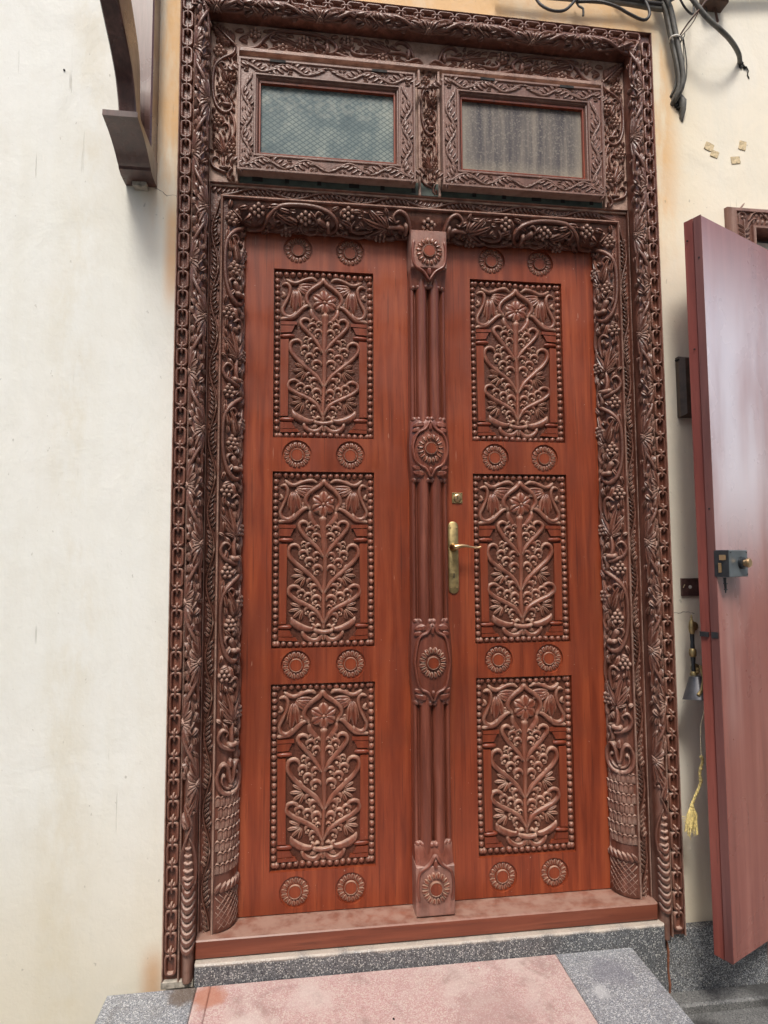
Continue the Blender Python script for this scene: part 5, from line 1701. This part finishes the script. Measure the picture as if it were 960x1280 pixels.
for zr in (0.874, 0.748):
    m = MB(); m.lathe([(0.014, 0.0), (0.014, 0.005), (0.010, 0.008)], (cx + 0.048, WY, zr), 'y', 18); lpo(m, 'wall_rose', MAT['brass'])
m = MB(); m.tube3([(cx + 0.016, cy - 0.010, 0.768), (cx + 0.006, cy - 0.036, 0.738), (cx - 0.012, cy - 0.050, 0.708), (cx - 0.026, cy - 0.055, 0.696)], 0.0048, 8); lpo(m, 'shade_arm', MAT['brass'])
# shade: open half-cone, tilted
m = MB(); ns = 20
A0 = Vector((0.7655, cy - 0.012, 0.742)); ax = Vector((-0.06, -0.18, -0.97)).normalized()
e1 = ax.cross(Vector((0, 1, 0))).normalized(); e2 = ax.cross(e1)
for (t, r) in ((0.0, 0.010), (0.004, 0.021), (0.066, 0.043), (0.068, 0.045), (0.067, 0.042), (0.008, 0.018)):
    for k in range(ns):
        th_ = 2 * PI * k / ns
        m.v.append(tuple(A0 + ax * t + e1 * r * math.cos(th_) + e2 * r * math.sin(th_)))
for i in range(5):
    for k in range(ns): m.f.append((i * ns + k, i * ns + (k + 1) % ns, (i + 1) * ns + (k + 1) % ns, (i + 1) * ns + k))
m.f.append(tuple(range(ns))[::-1]); m.f.append(tuple(5 * ns + k for k in range(ns)))
lpo(m, 'lamp_shade', MAT['shade'])
# pull cord with tassel, hanging on the lamp arm
tc_ = thing('pull_cord', 'yellowish knotted cord with a frayed tassel hanging below the wall lamp', 'cord', (0.775, -0.03, 0.30))
def tco(mb, n, mat):
    mb.v = [(a - 0.775, b + 0.03, c - 0.30) for a, b, c in mb.v]
    return smooth_by_angle(mb.obj(n, mat, tc_), 60)
yy = -0.05
m = MB(); m.tube3([(0.758, -0.082, 0.735), (0.757, -0.088, 0.70), (0.757, -0.075, 0.66), (0.759, yy, 0.606), (0.7565, yy, 0.56), (0.7575, yy, 0.518)], 0.0017, 6); tco(m, 'cord', MAT['cord_pale'])
m = MB()
cp = [(0.7575, 0.518), (0.7600, 0.505), (0.7540, 0.488), (0.7500, 0.470), (0.7530, 0.452), (0.7440, 0.430), (0.7320, 0.408), (0.7220, 0.388)]
pth, _ = crom(cp, 0.003)
for st_ in (0, PI):
    m.tube3([(p[0] + 0.0024 * math.cos(i * 0.9 + st_), yy + 0.0024 * math.sin(i * 0.9 + st_), p[1]) for i, p in enumerate(pth)], 0.0024, 6)
for z, x in ((0.517, 0.7575), (0.486, 0.754), (0.455, 0.752), (0.386, 0.7215)):
    m.lathe([(0.002, -0.006), (0.0055, -0.002), (0.0055, 0.002), (0.002, 0.006)], (x, yy, z), 'z', 8)
tco(m, 'twisted_cord', MAT['cord'])
m = MB(); rr = random.Random(5)
for k in range(60):
    a = rr.uniform(-1, 1); ln = rr.uniform(0.050, 0.078)
    x0_ = 0.7215 + a * 0.004; b_ = rr.uniform(-0.012, 0.012)
    x1_ = x0_ + a * 0.014 + rr.uniform(-0.004, 0.004) - 0.006
    m.tube3([(x0_, yy, 0.385), (x0_ + a * 0.011, yy + b_ * 0.6, 0.385 - ln * 0.4), (x1_, yy + b_, 0.385 - ln)], 0.0011, 4)
for k in range(9):
    m.tube3([(0.721, yy, 0.360), (0.706, yy - 0.003, 0.356 - 0.004 * k), (0.690 + 0.003 * k, yy, 0.358 - 0.008 * k)], 0.0010, 4)
tco(m, 'tassel', MAT['cord'])

# ------------------------------------------------------------------ CABLES AT THE TOP RIGHT
def cab(mb, pts, r, n=7, step=0.012):
    P, _ = crom(pts, step); mb.tube3(P, r, n)
cb = thing('cable_bundle', 'thick grey cable bundle with a pale tie ending in a black hole in the wall', 'cable', (0.815, WY, 2.50))
def cbo(mb, n, mat):
    mb.v = [(a - 0.815, b - WY, c - 2.50) for a, b, c in mb.v]
    return smooth_by_angle(mb.obj(n, mat, cb), 60)
base_p = [(0.7567, 0.0, 2.9446), (0.7708, 0.0, 2.8859), (0.7907, 0.0, 2.8336), (0.8018, 0.0, 2.7721), (0.8127, 0.0, 2.7055), (0.8214, 0.0, 2.6523), (0.8283, 0.005, 2.6086), (0.8255, 0.012, 2.5763), (0.8190, 0.028, 2.5560), (0.8184, 0.046, 2.5475)]
offs = [(-0.009, 0.010, 0.0062), (0.0, 0.0, 0.0068), (0.0085, 0.006, 0.006), (-0.003, 0.014, 0.006), (0.012, 0.015, 0.005), (-0.0135, 0.018, 0.0042), (0.004, 0.020, 0.004)]
for i, (dx, dy, r) in enumerate(offs):
    m = MB(); cab(m, [(x + dx * (1 - 0.10 * k / 3), y + dy, z + 0.004 * i) for k, (x, y, z) in enumerate(base_p)], r)
    cbo(m, 'cable_strand', MAT['cable'])
m = MB(); cab(m, [(0.8309, 0.0, 2.7454), (0.8457, 0.010, 2.6769), (0.8504, 0.02, 2.6314), (0.8442, 0.030, 2.5926)], 0.0020, 6); cbo(m, 'thin_wire', MAT['cable'])
m = MB(); cab(m, [(0.829, 0.0, 2.735), (0.840, 0.014, 2.67), (0.838, 0.03, 2.60)], 0.0016, 6); cbo(m, 'thin_wire', MAT['cable'])
m = MB()
P = [(0.8085 + 0.0180 * math.cos(a), 0.006 - 0.0165 * math.sin(a), 2.738 - 0.004 * math.cos(a)) for a in np.linspace(0, 2 * PI, 17)]
m.tube3(P, 0.0032, 6); m.tube3([(0.826, 0.0, 2.735), (0.831, -0.008, 2.742), (0.828, -0.012, 2.750)], 0.002, 6); cbo(m, 'cable_tie', MAT['white_pl'])
m = MB()
rr = random.Random(11)
for k in range(16):
    a = rr.uniform(0, 2 * PI); r = rr.uniform(0.004, 0.016)
    x, z = 0.834 + r * math.cos(a), 2.558 + r * math.sin(a) * 1.3 - k * 0.001
    m.lathe([(0.001, -0.007), (rr.uniform(0.005, 0.010), -0.002), (rr.uniform(0.005, 0.009), 0.003), (0.001, 0.008)], (x, WY - 0.004, z), 'z', 7)
cbo(m, 'burnt_filler', MAT['dark'])
m = MB(); m.tube3([(0.838, WY - 0.004, 2.575), (0.842, WY - 0.012, 2.552), (0.8445, WY - 0.008, 2.528), (0.8435, WY - 0.003, 2.508), (0.8455, WY - 0.001, 2.494)], [0.010, 0.013, 0.010, 0.008, 0.003], 9); cbo(m, 'mortar_plug', MAT['cable'])

c2 = thing('single_cable', 'single grey cable sagging from the top edge down to a hole in the wall', 'cable', (1.06, WY, 2.68))
def c2o(mb, n, mat):
    mb.v = [(a - 1.06, b - WY, c - 2.68) for a, b, c in mb.v]
    return smooth_by_angle(mb.obj(n, mat, c2), 60)
m = MB(); cab(m, [(0.770, -0.03, 2.935), (0.815, -0.04, 2.868), (0.850, -0.045, 2.812), (0.885, -0.045, 2.772), (0.925, -0.040, 2.748), (0.965, -0.028, 2.733), (1.005, -0.006, 2.726), (1.040, 0.020, 2.722), (1.064, 0.047, 2.716)], 0.0074, 9); c2o(m, 'cable_run', MAT['cable'])
m = MB()
for k in range(12):
    x, z = 1.068 + rr.uniform(-0.012, 0.018), 2.712 + rr.uniform(-0.012, 0.008)
    m.lathe([(0.001, -0.006), (rr.uniform(0.003, 0.007), -0.001), (0.001, 0.006)], (x, WY - 0.002, z), 'z', 6)
m.tube3([(1.082, WY - 0.003, 2.706), (1.088, WY - 0.004, 2.690), (1.086, WY - 0.002, 2.678), (1.092, WY - 0.001, 2.666)], 0.002, 5)
c2o(m, 'burnt_filler', MAT['dark'])
for i, (pts, r, mt, lb) in enumerate((
    ([(0.8131, -0.012, 2.7398), (0.8294, -0.025, 2.7649), (0.8417, -0.040, 2.7791), (0.8611, -0.048, 2.8035), (0.8946, -0.04, 2.8439), (0.9505, -0.02, 2.8793), (1.0153, -0.01, 2.9051)], 0.0026, 'cable_brown', 'thin brown wire looping from the cable tie over the single cable'),
    ([(0.8156, -0.012, 2.7347), (0.8402, -0.026, 2.7607), (0.8499, -0.042, 2.7801), (0.8586, -0.050, 2.8085)], 0.0015, 'cable_brown', 'thin copper-coloured wire beside the brown wire above the cable tie'),
    ([(0.3452, 0.02, 2.847), (0.3571, 0.0, 2.7996), (0.3886, -0.01, 2.7751), (0.4277, -0.01, 2.7796), (0.462, 0, 2.8171), (0.4836, 0.01, 2.8563)], 0.0045, 'cable_dark', 'black cable loop hanging at the top edge left of the bundle'),
    ([(0.4826, 0.02, 2.8443), (0.5472, 0.0, 2.8324), (0.5999, -0.01, 2.8128), (0.6473, -0.01, 2.7914), (0.6925, -0.01, 2.7777), (0.7122, -0.01, 2.7988), (0.7091, 0, 2.8459), (0.6945, 0.01, 2.8812)], 0.0048, 'cable_dark', 'black cable dropping in a hooked loop just above the frame'),
    ([(0.4875, 0.03, 2.8546), (0.4903, 0.015, 2.8241), (0.5009, 0.010, 2.8125), (0.5012, 0.012, 2.7902)], 0.0034, 'cable_dark', 'short bent black wire end above the middle of the frame'))):
    q = MB(); cab(q, pts, r, 7)
    tag(smooth_by_angle(q.obj('loose_wire', MAT[mt]), 60), lb, 'wire')
for i, (pts, r, lb) in enumerate((
    ([(0.62, 0.02, 2.90), (0.70, 0.0, 2.862), (0.752, -0.02, 2.858), (0.80, -0.02, 2.876), (0.835, 0.0, 2.93)], 0.004, 'black cable curling round the top of the grey bundle'),
    ([(0.770, -0.02, 2.93), (0.790, -0.035, 2.860), (0.815, -0.035, 2.812), (0.850, -0.02, 2.806), (0.872, 0.0, 2.85), (0.878, 0.01, 2.93)], 0.0032, 'thin black loop hanging between the grey bundle and the single cable'),
    ([(0.935, 0.03, 2.892), (0.940, 0.03, 2.872), (0.938, 0.038, 2.852)], 0.0022, 'short frayed wire under the junction box, left one'),
    ([(0.968, 0.03, 2.892), (0.974, 0.032, 2.872), (0.984, 0.038, 2.848)], 0.0040, 'short thick frayed wire under the junction box, right one'))):
    q = MB(); cab(q, pts, r, 7)
    tag(smooth_by_angle(q.obj('loose_wire', MAT['cable_dark' if i != 3 else 'cable_brown']), 60), lb, 'wire')
for i, lb in enumerate(('lowest grey cable of the run along the wall above the door frame', 'middle black cable of the run along the wall above the door frame', 'uppermost grey cable of the run at the top edge above the door')):
    q = MB(); rr2 = random.Random(20 + i)
    pts = [(0.22 + 0.14 * k, 0.018 - 0.006 * i, 2.842 + 0.012 * i + 0.003 * k + rr2.uniform(-0.006, 0.006)) for k in range(5)] + [(0.80 + 0.002 * i, 0.010 - 0.004 * i, 2.880 + 0.012 * i), (0.95, 0.005, 2.945 + 0.012 * i), (1.30, 0.005, 3.0 + 0.012 * i)]
    cab(q, pts, 0.0080 - 0.0006 * i, 7)
    tag(smooth_by_angle(q.obj('overhead_cable', MAT['cable_dark' if i % 2 else 'cable']), 60), lb, 'cable', 'cables running along the wall above the door')
q = MB(); q.box(0.925, 1.000, 0.0, WY, 2.888, 2.96, 0.004)
tag(q.obj('junction_box', MAT['cable_brown']), 'dark brown junction box at the top right edge with frayed ends below', 'junction box')

for pts, lb in (([(-0.795, 2.148), (-0.775, 2.140), (-0.760, 2.128), (-0.745, 2.133), (-0.728, 2.127)], 'hairline crack in the plaster between the bracket foot and the frame'),
                ([(0.742, 0.918), (0.765, 0.914), (0.79, 0.917), (0.82, 0.912)], 'faint hairline crack in the plaster above the wall lamp')):
    q = MB(); P_, _ = crom(pts, 0.006); rq = random.Random(len(pts))
    q.tube3([(p[0] + rq.uniform(-.0012, .0012), WY + 0.0004, p[1] + rq.uniform(-.0012, .0012)) for p in P_], [rq.uniform(0.0006, 0.0013) for _ in P_], 4)
    tag(q.obj('plaster_crack', MAT['bell']), lb, 'crack')
# short nails / plugs on the wall
for (x, z) in ((-1.22, 2.30), (-1.05, 2.48)):
    q = MB(); q.lathe([(0.003, 0), (0.0025, 0.003)], (x, WY, z), 'y', 8)
    tag(q.obj('wall_nail', MAT['dark']), 'tiny dark nail head in the white wall ' + ('left of the bracket foot' if z < 2.4 else 'left of the curved brace'), 'nail')
# litter on the step
for i, (x, y, lb) in enumerate(((0.40 - 0.55, -0.19, 'small dark stone chip on the pink step slab'), (0.10, -0.045, 'tiny pale crumb beside the plinth on the pink slab'))):
    q = MB(); rr3 = random.Random(i)
    q.lathe([(0.002, 0.0), (0.0032, 0.001), (0.0018, 0.0028)], (x, y, 0.0), 'z', 6)
    q.v = [(a + rr3.uniform(-.0007, .0007), b + rr3.uniform(-.0007, .0007), c) for a, b, c in q.v]
    tag(q.obj('stone_chip', MAT['dark' if i == 0 else 'white_pl']), lb, 'chip')
